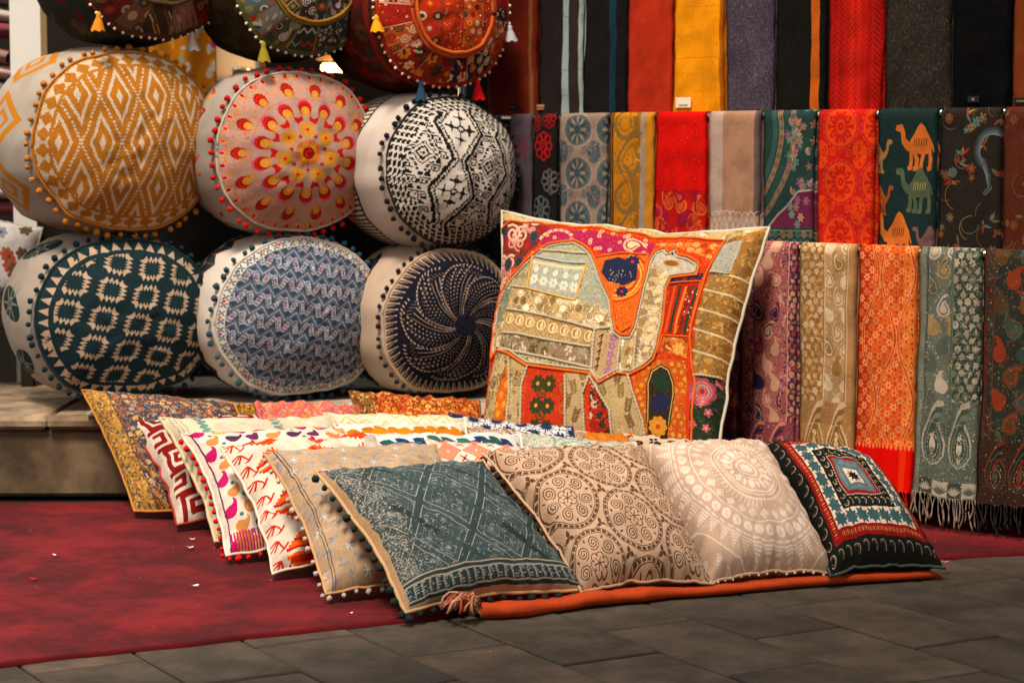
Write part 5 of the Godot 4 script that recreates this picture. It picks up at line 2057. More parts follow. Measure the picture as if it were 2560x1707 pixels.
func build_poufs():
	var rough := 0.95
	pouf("round_pouf", "ochre and cream pouf woven with stepped diamonds, ochre pompoms round its face", Vector3(-1.012, 0.916, -5.70), {"r": 0.271, "sq": 0.95, "len": 0.40, "yaw": 33, "poms": 50, "pom": "a8661a", "seed": 3, "pipe": "a8681c"}, cloth(tex_ochre()), cloth(tex_side("978c80", 0, ["a86a1a"]), 0.0))
	pouf("round_pouf", "cream pouf embroidered with a red and orange flower mandala and red pompoms", Vector3(-0.572, 0.888, -5.76), {"r": 0.238, "sq": 0.97, "len": 0.30, "yaw": 27, "poms": 46, "pom": "b0100a", "pom_r": 0.0076, "seed": 8, "pipe": "b5a48f", "ripple": 1.6}, cloth(tex_mandala_red(), 0.2), cloth(tex_side("968d82", 1, ["b84a1e", "c8861e", "8a2a20"]), 0.0))
	pouf("round_pouf", "black and white pouf with hooked tribal zigzags beside the red flower pouf", Vector3(-0.160, 0.838, -5.80), {"r": 0.219, "sq": 0.98, "len": 0.32, "yaw": 35, "poms": 46, "pom": "15151a", "pom_r": 0.0075, "seed": 13, "pipe": "201f1c", "spin": -12}, cloth(tex_tribal()), cloth(tex_side("bdb0a4", 2, ["2a2a26"]), 0.0))
	pouf("round_pouf", "dark teal pouf with toothed sand coloured squares and dark pompoms", Vector3(-1.020, 0.450, -5.70), {"r": 0.259, "sq": 0.90, "len": 0.42, "yaw": 26, "poms": 48, "pom": "14282c", "seed": 21, "pipe": "1a2c30", "flat": 0.09}, cloth(tex_teeth()), cloth(tex_side("8e8276", 3, ["1a2a2a", "6a6a58"]), 0.0))
	pouf("round_pouf", "blue grey pouf of tiny woven diamonds with a white rim and teal pompoms", Vector3(-0.568, 0.448, -5.76), {"r": 0.247, "sq": 0.935, "len": 0.32, "yaw": 25, "poms": 48, "pom": "24424e", "seed": 34, "pipe": "b8aea4", "flat": 0.08}, cloth(tex_blue_diamond()), cloth(tex_side("bfb4a8", 4, ["2a2c30"]), 0.0))
	pouf("round_pouf", "navy and sand pouf with a feathered spiral, partly hidden by the camel cushion", Vector3(-0.165, 0.432, -5.80), {"r": 0.219, "sq": 0.97, "len": 0.30, "yaw": 30, "poms": 50, "pom": "1c1c24", "pom_r": 0.0062, "seed": 55, "pipe": "ae947c", "flat": 0.08}, cloth(tex_palm()), cloth(tex_side("a8937f", 5, ["171a28"]), 0.0))
	var top := "patchwork poufs in the top row"
	pouf("round_pouf", "brown and maroon patchwork pouf at top left with a yellow tassel", Vector3(-0.935, 1.384, -5.72), {"r": 0.226, "sq": 0.98, "len": 0.34, "yaw": 36, "beads": 56, "seed": 61, "group": top, "pipe": "5a1414", "tassels": [[-141, "c87a1c", 0.05], [-62, "a89a90", 0.05]], "hoops": [[0.56, 0.006, "4a3824"]]},
		cloth(tex_patchwork(401, ["6a4a34", "5a2018", "7a5a40", "3a2c20", "80604a", "5a1814"], ["967850", "a02018", "2a3a34", "6c4c30", "7e1814", "b09070"], "4a3a24", ["6a4a2e", "5a4028", "4a3422"]), 0.1), cloth(tex_side("2c2a1e", 6, ["4a3c28", "5a1814", "22302a", "3c3424"]), 0.0))
	pouf("round_pouf", "dark green patchwork pouf at top centre with yellow and white tassels", Vector3(-0.545, 1.338, -5.76), {"r": 0.217, "sq": 0.98, "len": 0.34, "yaw": 30, "beads": 54, "seed": 72, "group": top, "pipe": "3a4226", "tassels": [[-128, "8a7a1e", 0.055], [-22, "b8aca0", 0.05]], "hoops": [[0.56, 0.005, "8a6420"], [0.60, 0.004, "6a5a20"]]},
		cloth(tex_patchwork(377, ["3a4a3c", "52625e", "7a766a", "2c3a30", "4a4a30", "34484c", "6a5c44"], ["a8a698", "a82018", "6a8a8c", "8a7a44", "c0b8a4", "2c3c38"], "5a5a22", ["4a2a2c", "7a7060", "2c3a32"]), 0.1), cloth(tex_side("2a2719", 7, ["3c3824", "4a3c28", "34301e", "3a2c1c"]), 0.0))
	pouf("round_pouf", "red and orange patchwork pouf at top right with four tassels", Vector3(-0.182, 1.262, -5.80), {"r": 0.220, "sq": 0.99, "len": 0.34, "yaw": 33, "beads": 54, "seed": 83, "group": top, "pipe": "8a1a12", "tassels": [[-176, "d89414", 0.045], [-112, "1e3a48", 0.055], [-62, "c80c10", 0.055], [-8, "a8a4ac", 0.045]], "hoops": [[0.56, 0.006, "b8541c"], [0.61, 0.005, "a8401a"]]},
		cloth(tex_patchwork(512, ["9a1c10", "c08868", "8a3018", "3a2c24", "b84a1c", "24283a", "a8705a"], ["d8b08c", "c82c10", "e07a24", "2a3424", "f0c8a0", "7a1810"], "9a2c14", ["b8300f", "c2481a", "1c2034", "b02a10"]), 0.1), cloth(tex_side("3a1712", 6, ["4a2a1a", "5a1410", "2c2a1c", "6a1c14"]), 0.0))


func build_shawls():
	var g1 := "plain shawls on the top rail"
	var g2 := "patterned shawls on the middle rail"
	var g3 := "fringed shawls on the lowest rail"
	var tops := [
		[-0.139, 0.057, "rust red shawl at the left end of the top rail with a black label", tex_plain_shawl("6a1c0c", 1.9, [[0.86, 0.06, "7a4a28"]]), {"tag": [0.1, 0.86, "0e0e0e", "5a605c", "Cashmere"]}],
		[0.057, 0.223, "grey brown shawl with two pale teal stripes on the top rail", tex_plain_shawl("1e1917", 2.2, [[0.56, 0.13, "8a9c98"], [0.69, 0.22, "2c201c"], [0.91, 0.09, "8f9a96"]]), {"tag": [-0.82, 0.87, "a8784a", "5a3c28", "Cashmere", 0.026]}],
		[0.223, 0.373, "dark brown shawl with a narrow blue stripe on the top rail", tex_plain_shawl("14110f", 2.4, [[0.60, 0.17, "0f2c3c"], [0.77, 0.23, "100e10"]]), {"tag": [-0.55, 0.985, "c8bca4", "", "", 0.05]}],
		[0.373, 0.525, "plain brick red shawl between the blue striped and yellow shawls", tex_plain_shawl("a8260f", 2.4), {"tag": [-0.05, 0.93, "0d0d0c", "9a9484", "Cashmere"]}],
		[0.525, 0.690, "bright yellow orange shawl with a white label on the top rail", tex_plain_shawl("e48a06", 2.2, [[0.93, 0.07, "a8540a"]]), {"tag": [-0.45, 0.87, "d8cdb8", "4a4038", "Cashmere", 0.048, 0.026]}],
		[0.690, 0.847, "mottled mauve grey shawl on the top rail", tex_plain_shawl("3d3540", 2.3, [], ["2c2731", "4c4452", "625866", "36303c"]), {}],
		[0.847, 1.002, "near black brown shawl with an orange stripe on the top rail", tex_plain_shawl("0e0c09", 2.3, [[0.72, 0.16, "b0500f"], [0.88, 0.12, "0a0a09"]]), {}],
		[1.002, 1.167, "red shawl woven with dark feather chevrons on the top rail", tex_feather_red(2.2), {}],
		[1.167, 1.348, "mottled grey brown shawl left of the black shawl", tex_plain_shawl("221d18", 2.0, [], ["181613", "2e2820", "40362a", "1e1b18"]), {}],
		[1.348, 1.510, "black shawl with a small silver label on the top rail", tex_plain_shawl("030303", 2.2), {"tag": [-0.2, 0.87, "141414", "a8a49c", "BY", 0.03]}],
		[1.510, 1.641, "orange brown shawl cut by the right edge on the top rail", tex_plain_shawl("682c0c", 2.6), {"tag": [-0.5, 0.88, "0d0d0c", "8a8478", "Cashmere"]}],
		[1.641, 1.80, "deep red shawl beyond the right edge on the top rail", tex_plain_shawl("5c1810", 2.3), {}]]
	for q in tops:
		scarf("hanging_shawl", q[2], g1, q[0], q[1], 1.343, 0.975, -0.035, cloth(q[3], 0.02), q[4])
	var mids := [
		[-0.02, 0.067, "mauve grey shawl with pink flowers at the left end of the middle rail", tex_flowers_shawl("4a3f44", 4.6, [[0.6, 1.1, 0.28, "6a2a3c"], [0.5, 0.2, 0.2, "3a3034"], [0.5, 2.3, 0.28, "3e363a"], [0.6, 3.3, 0.28, "3a3c3e"]])],
		[0.067, 0.158, "black shawl with red and grey flower heads on the middle rail", tex_flowers_shawl("161310", 4.2, [[0.2, 0.35, 0.2, "7a1014"], [0.72, 0.22, 0.24, "8a0e12"], [0.5, 0.98, 0.34, "a00e14"], [0.75, 1.95, 0.30, "5a5854"], [0.36, 2.75, 0.34, "4c5654"], [0.5, 3.6, 0.36, "7a4a20"]])],
		[0.158, 0.336, "blue grey and beige damask shawl on the middle rail", tex_damask("8a7262", "4a585a", "2c3c3e", 2.2)],
		[0.336, 0.494, "mustard paisley shawl with a silver stripe on the middle rail", tex_paisley_shawl("b8700e", ["7a5a28", "946014", "d08a24"], 2.5, [[0.0, 0.12, "4a2a12"], [0.55, 0.16, "8c540e"], [0.72, 0.10, "8d8076"], [0.82, 0.18, "b4741c"]], 0.5, "a8641a")],
		[0.494, 0.662, "plain scarlet shawl with a figured lower border on the middle rail", tex_red_border(2.35)],
		[0.662, 0.834, "beige shawl with a pale stripe and lace border on the middle rail", tex_lace(2.3)],
		[0.834, 0.997, "green shawl with garden flowers and a curved band on the middle rail", tex_garden(2.4)],
		[0.997, 1.169, "bright red damask shawl right of the green garden shawl", tex_damask("b5150a", "d2380c", "b0120a", 2.3, 0.74)],
		[1.169, 1.342, "dark green shawl woven with orange and green camels", tex_camels(2.3)],
		[1.342, 1.508, "dark brown shawl with a floral jungle and a grey hook scroll", tex_vines("1f1915", ["6a3418", "7a5a34", "4a5a52", "8a2418", "58462c"], 2.4, "5a666a", 91)],
		[1.508, 1.652, "rust red figured shawl cut by the right edge on the middle rail", tex_vines("4a1d10", ["6a3418", "6a4a2c", "3c3228"], 2.7, "4a3a2c", 92)],
		[1.652, 1.81, "brown figured shawl beyond the right edge on the middle rail", tex_vines("3a1d14", ["6a3418", "6a4a2c", "3c3228"], 2.5, "4a3a2c", 93)]]
	for q in mids:
		scarf("hanging_shawl", q[2], g2, q[0], q[1], 0.996, 0.60, 0.0, cloth(q[3], 0.025), {})
	var gold := ["d8a43c", "e0b860", "f0d8a0", "c88a2c"]
	var lows := [
		[0.640, 0.796, "wine red paisley shawl on the lowest rail, mostly behind the camel cushion", tex_jamavar("5a2430", ["8a4a4c", "3c2440", "b07058"], gold, 3.6, [[0.0, 1.0, "5a2430", 1, ["8a4a4c", "3c2440", "a85a50", "c08a68"], 0.22]], 0.5), {}],
		[0.798, 0.972, "purple and rose kashmir shawl on the lowest rail beside the camel cushion", tex_jamavar("7c3c46", ["c87a64", "2c2648", "b84a52", "d89c7c"], gold, 3.3, [[0.0, 1.0, "a05a58", 9, ["c88470", "3a3258", "b84650", "d8a07c", "5c2c48"], 0.12], [0.25, 0.5, "a85c58", 1, ["d89c84", "2c2446", "b04a50", "d0a07c"], 0.30], [0.86, 0.14, "3a2444", 0, ["a84848", "c88868"], 0.10]], 0.75), {}],
		[0.972, 1.145, "golden beige shawl with paisley column on the lowest rail", tex_jamavar("9a6c3c", ["c4a680", "b08c5c", "7c5428", "d0b890"], gold, 3.4, [[0.02, 0.42, "8e5c28", 0, ["c8ac84", "bc9868", "a47c4c"], 0.13], [0.46, 0.38, "ab8458", 1, ["c8ac88", "8e6838", "d0b896"], 0.30], [0.86, 0.14, "a8764a", 6, ["b08454"], 0.1]], 1.15), {}],
		[1.145, 1.312, "flame orange brocade shawl with scarlet hem and fringe on the lowest rail", tex_orange_brocade(3.4), {"fringe": "b81408", "lean": 0.012}],
		[1.312, 1.484, "grey green paisley shawl with knotted pale fringe on the lowest rail", tex_jamavar("4a5248", ["9a8e7c", "5c6458", "2e3a36", "a89c88"], gold, 3.4, [[0.0, 0.14, "6c6c5a", 8, ["7c7a68", "565a4c"], 0.05], [0.16, 0.38, "5a5e52", 1, ["a89a86", "4a5046", "8a7448"], 0.32], [0.57, 0.43, "2a362e", 0, ["a0947c", "8a8070", "5a6450"], 0.13]], 1.3, true), {"fringe": "8a7868", "lean": 0.012, "strands": 24}],
		[1.484, 1.641, "dark multicoloured shawl with sequins cut by the right edge on the lowest rail", tex_jamavar("2c1e18", ["5a2c18", "2a3a34", "6a1c14", "4a4430"], ["b8c0bc", "a83c1c", "c89a5c", "8fa8a8"], 3.6, [[0.04, 0.96, "2a211a", 9, ["5a2414", "26362e", "48301c", "6a1a10", "3a4438"], 0.13], [0.2, 0.6, "24261e", 1, ["4a3018", "2c3c34", "7a2a14", "384438"], 0.42]], 0.9), {"fringe": "28241f", "lean": 0.012}],
		[1.641, 1.80, "dark green figured shawl beyond the right edge on the lowest rail", tex_jamavar("1e2a24", ["5a3c18", "2a3a34"], gold, 3.6, [[0.0, 1.0, "1e2a24", 1, ["5a4c2a", "3a4a3c"], 0.3]], 0.6), {"fringe": "1e2a24"}]]
	for q in lows:
		scarf("fringed_shawl", q[2], g3, q[0], q[1], 0.672, 0.098, 0.035, cloth(q[3], 0.03), q[4])


func tex_orange_brocade(asp: float) -> Texture2D:
	var b := shawl_brush(asp, "cf4a12", 380)
	b.rect(0, 0, 0.24, asp, hexc("b0280c"))
	b.rect(0.80, 0, 0.2, asp, hexc("d86a1e"))
	for j in 34:
		for i in 6:
			var o := Vector2(0.08 + i * 0.17 + (0.085 if j % 2 else 0.0), j * 0.098)
			b.flower(o.x, o.y, 0.06, 6, hexc(["d97a40", "cc6030", "e08a50"][(i + j) % 3]), hexc("a82408"), 0.0, 0.25)
			b.leaf(o.x, o.y + 0.05, 0.06, 0.012, 1.2, hexc("a82c0a"))
	for e in 3:
		for k in 3:
			var pts := PackedVector2Array()
			for i in 40:
				var y := i / 39.0 * asp
				pts.append(Vector2(0.22 + e * 0.3 + 0.02 * k + 0.13 * sin(y * 3.6 + e * 3.14), y))
			b.line(pts, 0.011, hexc("a8260a") if k % 2 else hexc("de8448"))
	b.rect(0, asp - 0.62, 1, 0.62, hexc("c80a04"))
	b.rect(0.78, asp - 0.62, 0.1, 0.62, hexc("cf2a08"))
	for i in 16:
		b.leaf(0.03 + i * 0.064, asp - 0.64, 0.08, 0.022, PI / 2, hexc("d8703c"))
	for i in 60:
		b.ell(rnd(0, 1), rnd(0, asp - 0.7), 0.005, 0.011, pick(["f0d8c0", "e8e0e0", "f0b080"]), 0.4, 6)
	return finish(b)


func build_cushions():
	# front row
	cushion("scatter_cushion", "worn teal and grey rug print cushion with dark pompoms, nearest on the carpet", quad4([[-0.393, 0.255, -4.293], [-0.061, 0.255, -4.431], [0.150, 0.025, -4.236], [-0.201, 0.025, -4.027]]), cloth(tex_worn_teal(), 0.12), "b08a62", {"t": 0.052, "pom": "1c2524", "pom_step": 0.03, "pom_edges": "LB", "pom_r": 0.0072, "pipe_r": 0.0042, "pipe": "b5916a", "seed": 4, "n": 40})
	cushion("scatter_cushion", "beige cushion embroidered with brown circles of spirals in the front row", quad4([[-0.062, 0.255, -4.545], [0.283, 0.255, -4.652], [0.406, 0.025, -4.300], [0.138, 0.025, -4.215]]), cloth(tex_swirl("bb987c", "533826", 900), 0.14), "b09274", {"t": 0.06, "pom": "2c1c14", "pom_edges": "L", "pom_r": 0.008, "pom_step": 0.022, "seed": 12, "n": 40})
	cushion("scatter_cushion", "cream cushion with a white embroidered mandala in the front row", quad4([[0.262, 0.245, -4.700], [0.563, 0.245, -4.766], [0.673, 0.025, -4.411], [0.398, 0.025, -4.305]]), cloth(tex_mandala_cream(), 0.2), "b3967c", {"t": 0.062, "pom": "cfc0ae", "pom_edges": "B", "pom_r": 0.0028, "pom_step": 0.03, "seed": 17, "n": 40})
	cushion("scatter_cushion", "black, red and teal cushion of nested squares at the right end of the front row", quad4([[0.575, 0.225, -4.95], [0.811, 0.200, -4.80], [0.907, 0.025, -4.467], [0.655, 0.025, -4.375]]), cloth(tex_squares(), 0.12), "1c1a16", {"t": 0.06, "seed": 25, "pipe": "3c4a48", "n": 40})
	# second row
	cushion("scatter_cushion", "tan cushion with grey silvery sprigs and pale grey pompoms behind the teal one", quad4([[-0.519, 0.268, -4.466], [-0.163, 0.268, -4.599], [-0.011, 0.025, -4.326], [-0.367, 0.025, -4.194]]), cloth(tex_silver_sprig(), 0.06), "b58a5c", {"t": 0.058, "pom": "a39a90", "pom_edges": "LB", "pom_r": 0.006, "pom_step": 0.03, "seed": 31})
	cushion("scatter_cushion", "white cushion with orange maze diamonds between teal and spiral cushions", quad4([[-0.194, 0.256, -4.775], [0.097, 0.254, -4.637], [0.196, 0.025, -4.274], [-0.076, 0.025, -4.418]]), cloth(tex_geo_orange("d0c0b0", "c0420a", "22305a")), "c8baa8", {"t": 0.045, "seed": 36})
	cushion("scatter_cushion", "white cushion with blue keys peeping over the spiral and mandala cushions", quad4([[0.191, 0.225, -4.883], [0.412, 0.225, -4.912], [0.500, 0.025, -4.53], [0.299, 0.025, -4.506]]), cloth(tex_geo_orange("cfc6c4", "2c3a7a", "2c3a7a")), "b8b0b0", {"t": 0.03, "seed": 38, "n": 18})
	cushion("scatter_cushion", "bright orange tufted cushion just behind the white mandala cushion", quad4([[0.384, 0.232, -4.963], [0.523, 0.232, -4.904], [0.597, 0.025, -4.522], [0.478, 0.025, -4.585]]), cloth(tex_leaves("c8580c", ["d87a1c", "b84c0a", "e09030"], 0.10, 0.03, 8)), "a84a10", {"t": 0.03, "seed": 39, "n": 18})
	# third row
	cushion("scatter_cushion", "cream cushion with red and orange stepped ladders in the left column", quad4([[-0.643, 0.248, -4.708], [-0.309, 0.256, -4.845], [-0.162, 0.025, -4.552], [-0.495, 0.025, -4.411]]), cloth(tex_step_orange(), 0.05), "c8b8a2", {"t": 0.05, "seed": 43, "ruck": 1.8})
	cushion("scatter_cushion", "white cushion with teal leaves and a navy pompom at its corner", quad4([[-0.334, 0.252, -4.890], [0.019, 0.252, -4.890], [0.119, 0.025, -4.523], [-0.214, 0.025, -4.529]]), cloth(tex_leaves("d8d0c8", ["1c4a4a", "2a5a58", "182c52", "3c6a68"], 0.12, 0.034, 10)), "c8c0b8", {"t": 0.042, "seed": 47, "pom": "16213f", "pom_edges": "L", "pom_r": 0.012, "pom_step": 0.09})
	cushion("scatter_cushion", "pale cushion stitched with mint green spiral circles in the third row", quad4([[-0.001, 0.24, -5.017], [0.279, 0.238, -4.839], [0.366, 0.025, -4.462], [0.106, 0.025, -4.645]]), cloth(tex_swirl("c4b6a0", "4c8a7e", 600)), "c0b4a0", {"t": 0.042, "seed": 49, "pom": "16213f", "pom_edges": "L", "pom_r": 0.011, "pom_step": 0.1})
	# fourth row
	cushion("scatter_cushion", "white cushion with purple, pink and tan paisleys and red pompoms", quad4([[-0.760, 0.244, -4.930], [-0.390, 0.252, -5.003], [-0.245, 0.025, -4.673], [-0.616, 0.025, -4.597]]), cloth(tex_paisley_pink(), 0.05), "c8b8a6", {"t": 0.05, "pom": "c0100c", "pom_edges": "LB", "pom_r": 0.0062, "pom_step": 0.026, "seed": 52})
	cushion("scatter_cushion", "white cushion printed with golden yellow leaf rows", quad4([[-0.418, 0.256, -5.03], [-0.110, 0.256, -5.053], [-0.010, 0.025, -4.69], [-0.298, 0.025, -4.672]]), cloth(tex_leaves("d8cdbc", ["b8690a", "c0740c", "a85f08"], 0.13, 0.042, 10)), "c8bca8", {"t": 0.042, "seed": 56})
	cushion("scatter_cushion", "faded beige cushion with brown spiral circles below the navy cushion", quad4([[-0.129, 0.23, -5.165], [0.174, 0.23, -5.101], [0.262, 0.025, -4.721], [-0.021, 0.025, -4.789]]), cloth(tex_swirl("b89a80", "5a402c", 600)), "b09a80", {"t": 0.04, "seed": 58, "pom": "241a14", "pom_edges": "L", "pom_r": 0.009, "pom_step": 0.06})
	cushion("scatter_cushion", "sand cushion with black flowers and spots in front of the camel cushion", quad4([[0.266, 0.227, -5.077], [0.522, 0.225, -4.941], [0.570, 0.025, -4.552], [0.334, 0.025, -4.691]]), cloth(tex_flower_black()), "c0a284", {"t": 0.04, "seed": 59})
	# fifth row and behind
	cushion("scatter_cushion", "cream cushion with a grey teal zigzag stripe and stitched edge", quad4([[-0.828, 0.268, -5.038], [-0.426, 0.268, -5.079], [-0.263, 0.025, -4.818], [-0.665, 0.025, -4.777]]), cloth(tex_cream_zig("c6b798", "5c7f7c", true)), "b8a684", {"t": 0.045, "seed": 62, "pipe_r": 0.005})
	cushion("scatter_cushion", "cream cushion with pale yellow crossing bands in the fifth row", quad4([[-0.460, 0.257, -5.235], [-0.112, 0.257, -5.133], [-0.015, 0.025, -4.771], [-0.344, 0.025, -4.878]]), cloth(tex_cream_zig("d6c8b0", "d0ac6c", false)), "c8baa0", {"t": 0.05, "seed": 66})
	cushion("scatter_cushion", "navy and white flower print cushion at the foot of the camel cushion", quad4([[-0.156, 0.248, -5.307], [0.142, 0.245, -5.066], [0.215, 0.025, -4.692], [-0.064, 0.025, -4.937]]), cloth(tex_navy_print("cfc8c2", "16264a")), "1a2848", {"t": 0.04, "seed": 68, "pipe": "16264a"})
	cushion("scatter_cushion", "ochre orange cushion edge between the mint cushion and the camel cushion", quad4([[0.140, 0.228, -5.172], [0.286, 0.228, -5.092], [0.334, 0.025, -4.703], [0.208, 0.025, -4.786]]), cloth(tex_leaves("b8641a", ["c87a24", "a8540e"], 0.08, 0.02, 9)), "a85c14", {"t": 0.03, "seed": 69, "n": 16})
	cushion("scatter_cushion", "cream cushion with a maroon interlocking key pattern in the left column", quad4([[-0.954, 0.226, -5.313], [-0.564, 0.226, -5.425], [-0.394, 0.025, -5.102], [-0.783, 0.025, -4.989]]), cloth(tex_greek(), 0.06), "b8a490", {"t": 0.05, "seed": 71, "pipe": "8a2a18"})
	var gi := ["b8863c", "2a2c3c", "a8542a", "c8a06c", "3a3c4c", "8a7a6c", "6a3c28"]
	cushion("scatter_cushion", "gold bordered floral cushion standing at the back of the left column", quad4([[-1.102, 0.285, -5.497], [-0.700, 0.262, -5.40], [-0.500, 0.025, -5.04], [-0.916, 0.025, -5.183]]), cloth(tex_kashmir("343442", "a8782e", gi, ["c89c50", "6a4a2c", "3a4450", "8e5a28"], 0.055)), "4a3c28", {"t": 0.05, "seed": 75, "pipe": "a8702c", "pinch": 0.06})
	cushion("scatter_cushion", "pink and gold brocade cushion lying low before the white ledge", quad4([[-0.711, 0.255, -5.44], [-0.386, 0.255, -5.42], [-0.301, 0.025, -5.05], [-0.607, 0.025, -5.07]]), cloth(tex_kashmir("b04858", "8a5a1c", ["c8603c", "d88a6a", "b8842c", "c04a5c"], ["c8943c", "6a3c18"], 0.06)), "8a5424", {"t": 0.05, "seed": 77, "ruck": 2.4})
	cushion("scatter_cushion", "rust orange paisley cushion with gold border under the navy feather pouf", quad4([[-0.417, 0.282, -5.487], [-0.082, 0.268, -5.40], [-0.013, 0.025, -5.06], [-0.330, 0.025, -5.15]]), cloth(tex_kashmir("8c2c0c", "7a5420", ["b8541c", "c8842c", "a83c10", "d0a050", "6a2408"], ["c8a060", "4a2c18", "8c2c14"], 0.055)), "6a4420", {"t": 0.05, "seed": 79, "ruck": 2.0})

	# the big camel cushion
	var t := cushion("camel_cushion", "large orange patchwork cushion with an appliqued camel leaning against the shawls", quad4([[-0.026, 0.738, -5.62], [0.630, 0.706, -5.30], [0.471, 0.022, -5.05], [-0.116, 0.022, -5.30]]), cloth(tex_camel(), 0.25), "a08c62", {"t": 0.08, "pinch": 0.085, "seed": 7, "n": 48, "pipe": "b8b0a0", "pipe_r": 0.005, "group": ""})
	var sh: CushionShape = t.get_meta("shape")
	var orange := plain("c8540c", 0.8)
	var beads := plain("a2977c", 0.55)
	cord(t, "orange_cord", sh, Array(uvs(CAMEL)), 0.0036, orange, false, true)
	var inner := Geometry2D.offset_polygon(uvs(CAMEL), -0.011)
	for ring in inner:
		cord(t, "bead_row", sh, Array(ring), 0.0026, beads, true, true)
	cord(t, "orange_cord", sh, Array(uvs("0,8 5,4 23,3 44,4 64,5 88,6 86,20 86,43 90,57 95,100")), 0.003, orange)
	cord(t, "orange_cord", sh, Array(uvs("44,17 54,14 63,13 64,28 63,42 60,44 56,40 53,32")), 0.0025, orange)
	cord(t, "orange_cord", sh, Array(uvs("74,25 85,23 86,43 76,44 75,52")), 0.0022, orange)
	cord(t, "orange_cord", sh, Array(uvs("18,16 18,30 40,34 42,18")), 0.0025, plain("c8903c", 0.7))
	for l in ["20,18 30,19 42,20", "21,15 32,15 41,16", "9,37 30,40 50,44 56,43", "8,45 30,48 50,50", "8,51 30,54 51,57 50,50", "10,29 18,30", "50,44 51,58 55,62 61,58 66,56", "60,46 61,58", "66,45 67,57", "24,57 22,64 27,100", "41,60 42,67 46,100", "51,59 49,66 54,100", "51,60 60,71 66,100", "65,58 68,64 73,73 80,100", "14,54 16,66 20,100", "87,19 94,19", "89,55 100,54"]:
		cord(t, "bead_row", sh, Array(uvs(l)), 0.0031, beads, true)


func tex_flower_black() -> Texture2D:
	var b := Brush.new(600, 600, hexc("c2a486"))
	for j in 8:
		for i in 7:
			var o := Vector2(i * 0.16 + 0.08 * (j % 2), j * 0.13 + 0.02)
			if (i + j) % 2:
				b.ell(o.x, o.y, 0.05, 0.032, hexc("1c1814"), 0.0, 14)
				b.ell(o.x, o.y, 0.02, 0.012, hexc("6a5440"))
			else:
				b.flower(o.x, o.y, 0.06, 5, hexc("1c1814"), hexc("c2a486"), 0.3, 0.24)
				b.leaf(o.x, o.y, 0.09, 0.014, 0.7, hexc("1c1814"))
	return finish(b)


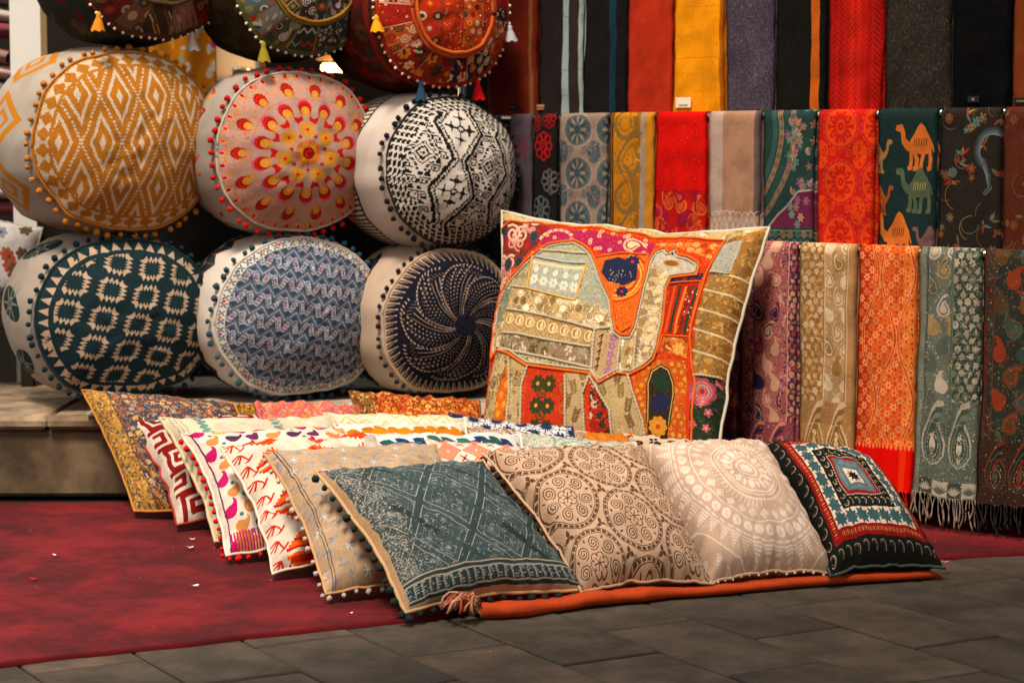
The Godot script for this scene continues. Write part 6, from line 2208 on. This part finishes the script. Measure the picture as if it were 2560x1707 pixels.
func build_small():
	# the orange cloth folded along the front of the cushions
	var edge := [Vector2(-0.075, -4.100), Vector2(0.003, -4.111), Vector2(0.106, -4.198), Vector2(0.193, -4.239), Vector2(0.281, -4.280), Vector2(0.463, -4.357), Vector2(0.651, -4.436), Vector2(0.794, -4.477), Vector2(0.889, -4.510)]
	var cl := thing("ground_cloth", "orange cloth rolled along the front edge beneath the front row cushions", "cloth", Vector3(0.4, 0, -4.32))
	var nz := FastNoiseLite.new()
	nz.seed = 6
	nz.frequency = 1.0
	var st := mesh_grid(70, 22, func(u: float, v: float) -> Array:
		var f := u * 8.0
		var i := mini(int(f), 7)
		var p: Vector2 = edge[i].lerp(edge[i + 1], f - i)
		var inn := Vector2(-0.42, -0.907)
		var r := lerpf(0.0125, 0.008, smoothstep(0.2, 0.95, u)) * (1.0 + 0.4 * nz.get_noise_1d(u * 7.0))
		if u > 0.97:
			r *= lerpf(1.0, 0.35, (u - 0.97) / 0.03)
		var y := 0.0
		var d := 0.0
		if v < 0.55:
			var a := lerpf(-1.5, 1.35, v / 0.55)
			d = r - cos(a) * r * 1.25
			y = r + sin(a) * r + 0.002
		else:
			var g := (v - 0.55) / 0.45
			d = r * 0.9 + g * 0.22
			y = lerpf(2.0 * r, 0.012, smoothstep(0.0, 0.5, g)) + 0.006 * nz.get_noise_2d(u * 9.0, g * 3.0) * (1.0 - g) + 0.002
		p += inn * (d - 0.034) + Vector2(0.012, 0.006) * nz.get_noise_1d(u * 11.0 + 5.0)
		return [Vector3(p.x, y, p.y) - cl.position, Vector2(u * 3.0, v)])
	var fb := Brush.new(256, 256, hexc("b8401a"))
	part(cl, "rolled_sheet", done(st), cloth(finish(fb), 0.04))
	# its bundle of corner threads
	for k in 46:
		var path := PackedVector3Array()
		var o := Vector3(-0.068 + rnd(-0.014, 0.010), 0.022 + rnd(-0.012, 0.016), -4.058 + rnd(-0.02, 0.014))
		var a := rnd(1.4, 4.2)
		var ln := rnd(0.035, 0.075)
		for i in 7:
			var f := i / 6.0
			path.append(o - cl.position + Vector3(cos(a) * ln * f, 0.034 * sin(f * 2.2) * rnd(0.9, 1.1) - o.y * f * f * 0.92, absf(sin(a)) * ln * 0.7 * f * (1.0 if k % 4 else -0.6)) + Vector3(0.002, 0, 0.002) * sin(f * 9.0 + k))
		part(cl, "corner_thread", done(tube(path, [0.0016, 0.0019, 0.0016, 0.0020, 0.0017, 0.0021, 0.0028], 4)), plain(["b8805e", "b06040", "c09a80", "a8482a", "b58a72"][k % 5], 1.0))
	# scraps dropped on the carpet and paving
	var scraps := [[-1.003, -4.687, 0.010, "cfc4bc", "white scrap on the far left of the carpet"], [-0.992, -4.42, 0.012, "c8141a", "red scrap on the carpet below the white scraps"], [-0.731, -4.876, 0.011, "c9beb4", "curled white petal on the carpet before the cream zigzag cushion"], [-0.721, -4.774, 0.013, "bdb2a8", "flat white petal beside the curled one on the carpet"], [-0.649, -4.349, 0.012, "d0c6bc", "white fluff on the bright patch of carpet"], [-0.310, -4.091, 0.006, "e0dad2", "tiny white bead on the carpet left of the teal cushion"], [0.935, -4.603, 0.010, "d89a94", "pink petal on the carpet edge at the right"], [0.925, -4.54, 0.010, "c8341c", "orange petal beside the black and red cushion"], [0.115, -4.168, 0.012, "d8d0c4", "white scrap under the corner of the spiral cushion"], [-0.04, -3.80, 0.005, "c88a2c", "yellow petal in a paving joint"]]
	for q in scraps:
		var s := mesh_grid(8, 5, func(u: float, v: float) -> Array:
			var a := u * TAU
			var r: float = q[2] * v * (0.7 + 0.3 * sin(a * 2.0 + q[0] * 9.0))
			return [Vector3(cos(a) * r, 0.002 + 0.35 * q[2] * v * v * absf(sin(a + q[1])), sin(a) * r * 0.7), Vector2(u, v)])
		var o := part(self, "fallen_petal", done(s), plain(q[3], 0.9), Vector3(q[0], 0.009 if q[1] < -4.05 or q[0] > 0.5 else 0.002, q[1]))
		o.set_meta("label", q[4])
		o.set_meta("category", "petal")
	var st2 := SurfaceTool.new()
	st2.begin(Mesh.PRIMITIVE_TRIANGLES)
	for i in 110:
		var x := rnd(-1.15, 1.2)
		var z := rnd(-5.2, -3.6)
		var r := rnd(0.001, 0.0026)
		var front := -4.164 - 0.53 * x
		var y := 0.0115 if z < front - 0.03 else 0.003
		var a := rnd(0, 6)
		for k in 3:
			st2.set_uv(Vector2.ZERO)
			st2.add_vertex(Vector3(x + cos(a + k * 2.1) * r, y + (0.002 if k == 0 else 0.0), z + sin(a + k * 2.1) * r))
	var lint := part(self, "lint_specks", done(st2), plain("7a5a4c", 1.0))
	lint.set_meta("kind", "stuff")
	lint.set_meta("label", "tiny specks of lint strewn over the carpet and paving")
	lint.set_meta("category", "lint")
